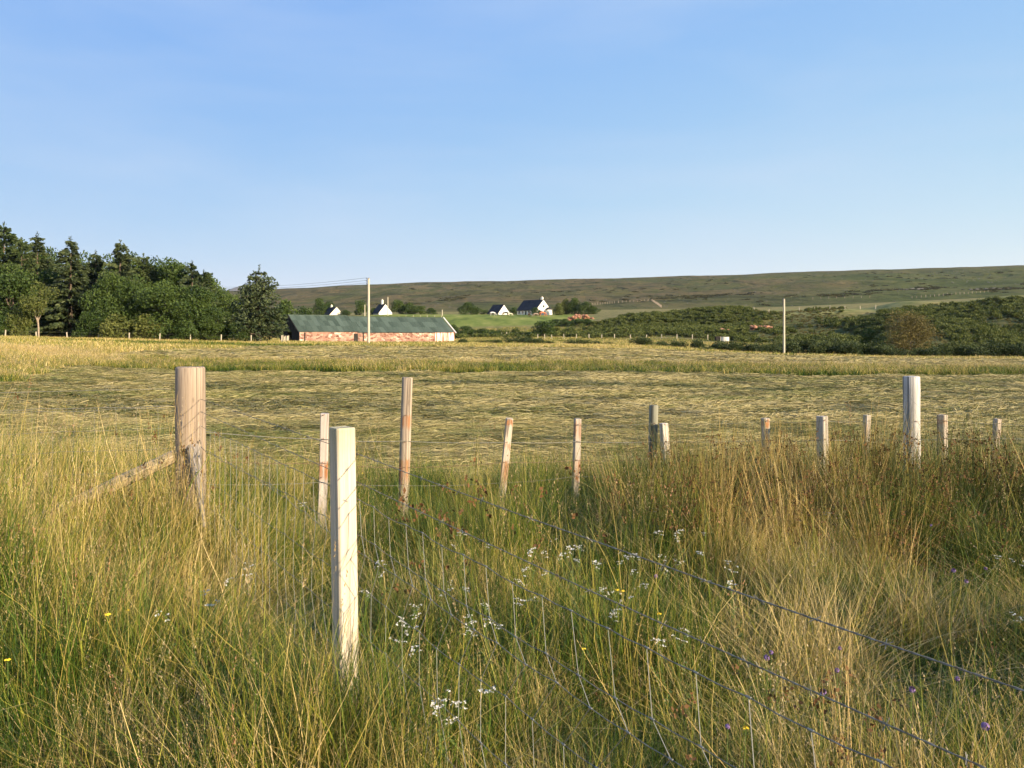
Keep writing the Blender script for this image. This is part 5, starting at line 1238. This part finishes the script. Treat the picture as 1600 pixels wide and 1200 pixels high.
def butter():
    st = MB().tube([(0, 0, 0), (.01, 0, .3), (0, 0, .58)], [.0016, .0013, .001], 5, 0, False); hd = MB()
    for k in range(5):
        a = k * 1.257; disc(hd, (.006 * math.cos(a), .006 * math.sin(a), .585), (math.cos(a) * .5, math.sin(a) * .5 - .3, 1), .006, 5)
    return st.mesh('stem', M['stem_green']), hd.mesh('flower_head', M['petal_yellow'])
SB = [scab(50, r=.008), scab(51, r=.010)]; BU = [butter()]
def flower(name, protos, px, py, label, group, h=.60, s=1.0, k=0):
    Y = 4.0
    for _ in range(25): X = at(px, Y); z = gz(X, Y) + h * s; Y = .5 * Y + .5 * min(11, (EYE - z) * F / (py - HY))
    X = at(px, Y); e = empty(name, (X, Y, gz(X, Y)), random.uniform(0, 6)); e.scale = (s, s, s)
    st, hd = protos[k % len(protos)]; link('stem', st, e); link('flower_head', hd, e); return tag(e, label, 'flower', group)
random.seed(5)
white = [(1050, 772), (1020, 795), (1085, 800), (1295, 802), (1280, 800), (1308, 804), (1030, 830), (1058, 828), (1098, 832), (865, 840), (905, 850), (897, 857), (830, 857), (765, 852), (820, 888), (900, 872), (935, 880), (985, 865), (1000, 870), (1030, 868),
         (1056, 873), (990, 893), (1005, 911), (1135, 876), (1147, 886), (1095, 860), (836, 933), (812, 905), (702, 910), (695, 918), (735, 962), (755, 968), (633, 966), (643, 960), (624, 994), (646, 942), (593, 880), (573, 920), (315, 923), (392, 880), (388, 895),
         (1038, 1000), (1072, 1180 - 200), (1555, 868), (1590, 875), (1592, 957), (717, 832), (760, 940), (467, 786), (250, 958), (945, 918), (879, 868), (960, 952), (778, 975), (700, 1085), (764, 1072), (722, 1096)]
for i, (px, py) in enumerate(white):
    flower('white_umbel_flower', UM, px + random.uniform(-3, 3), py, 'small white umbel flower standing among the long grass', 'white umbel flowers in the verge', .62, random.uniform(.74, 1.0), i)
    if i % 2 == 0: flower('white_umbel_flower', UM, px + random.uniform(-34, 34), py + random.uniform(-6, 26), 'small white umbel flower standing among the long grass', 'white umbel flowers in the verge', .62, random.uniform(.7, .9), i + 2)
for i, (px, py) in enumerate([(1205, 1022), (1198, 1030), (1312, 1015), (1510, 910), (1137, 1138), (1425, 1080), (1496, 1063), (1025, 902), (1455, 822), (1540, 1138), (1540, 890), (1490, 893), (1308, 1050), (1286, 1084)]):
    flower('purple_scabious', SB, px, py, 'round purple flower head among the grass at the right', 'purple flowers in the verge', .60, random.uniform(.9, 1.1), i)
for i, (px, py) in enumerate([(973, 925), (964, 923), (912, 1015), (168, 962), (1030, 961), (12, 1033), (566, 740), (200, 955), (1165, 1140)]):
    flower('buttercup', BU, px, py, 'tiny yellow flower among the grass of the verge', 'yellow flowers in the verge', .58, random.uniform(.9, 1.1), i)

# ---------------------------------------------------------------- evening haze
q = bpy.data.materials.new('haze'); q.use_nodes = True; q.node_tree.nodes.clear()
vo = q.node_tree.nodes.new('ShaderNodeVolumePrincipled'); ou = q.node_tree.nodes.new('ShaderNodeOutputMaterial')
vo.inputs['Density'].default_value = 3.2e-5; vo.inputs['Color'].default_value = (.78, .87, 1, 1); vo.inputs['Anisotropy'].default_value = 0.0
q.node_tree.links.new(vo.outputs[0], ou.inputs['Volume'])
tag(MB().box((0, 4300, 260), (60000, 9600, 532)).build('haze', q), kind='stuff')
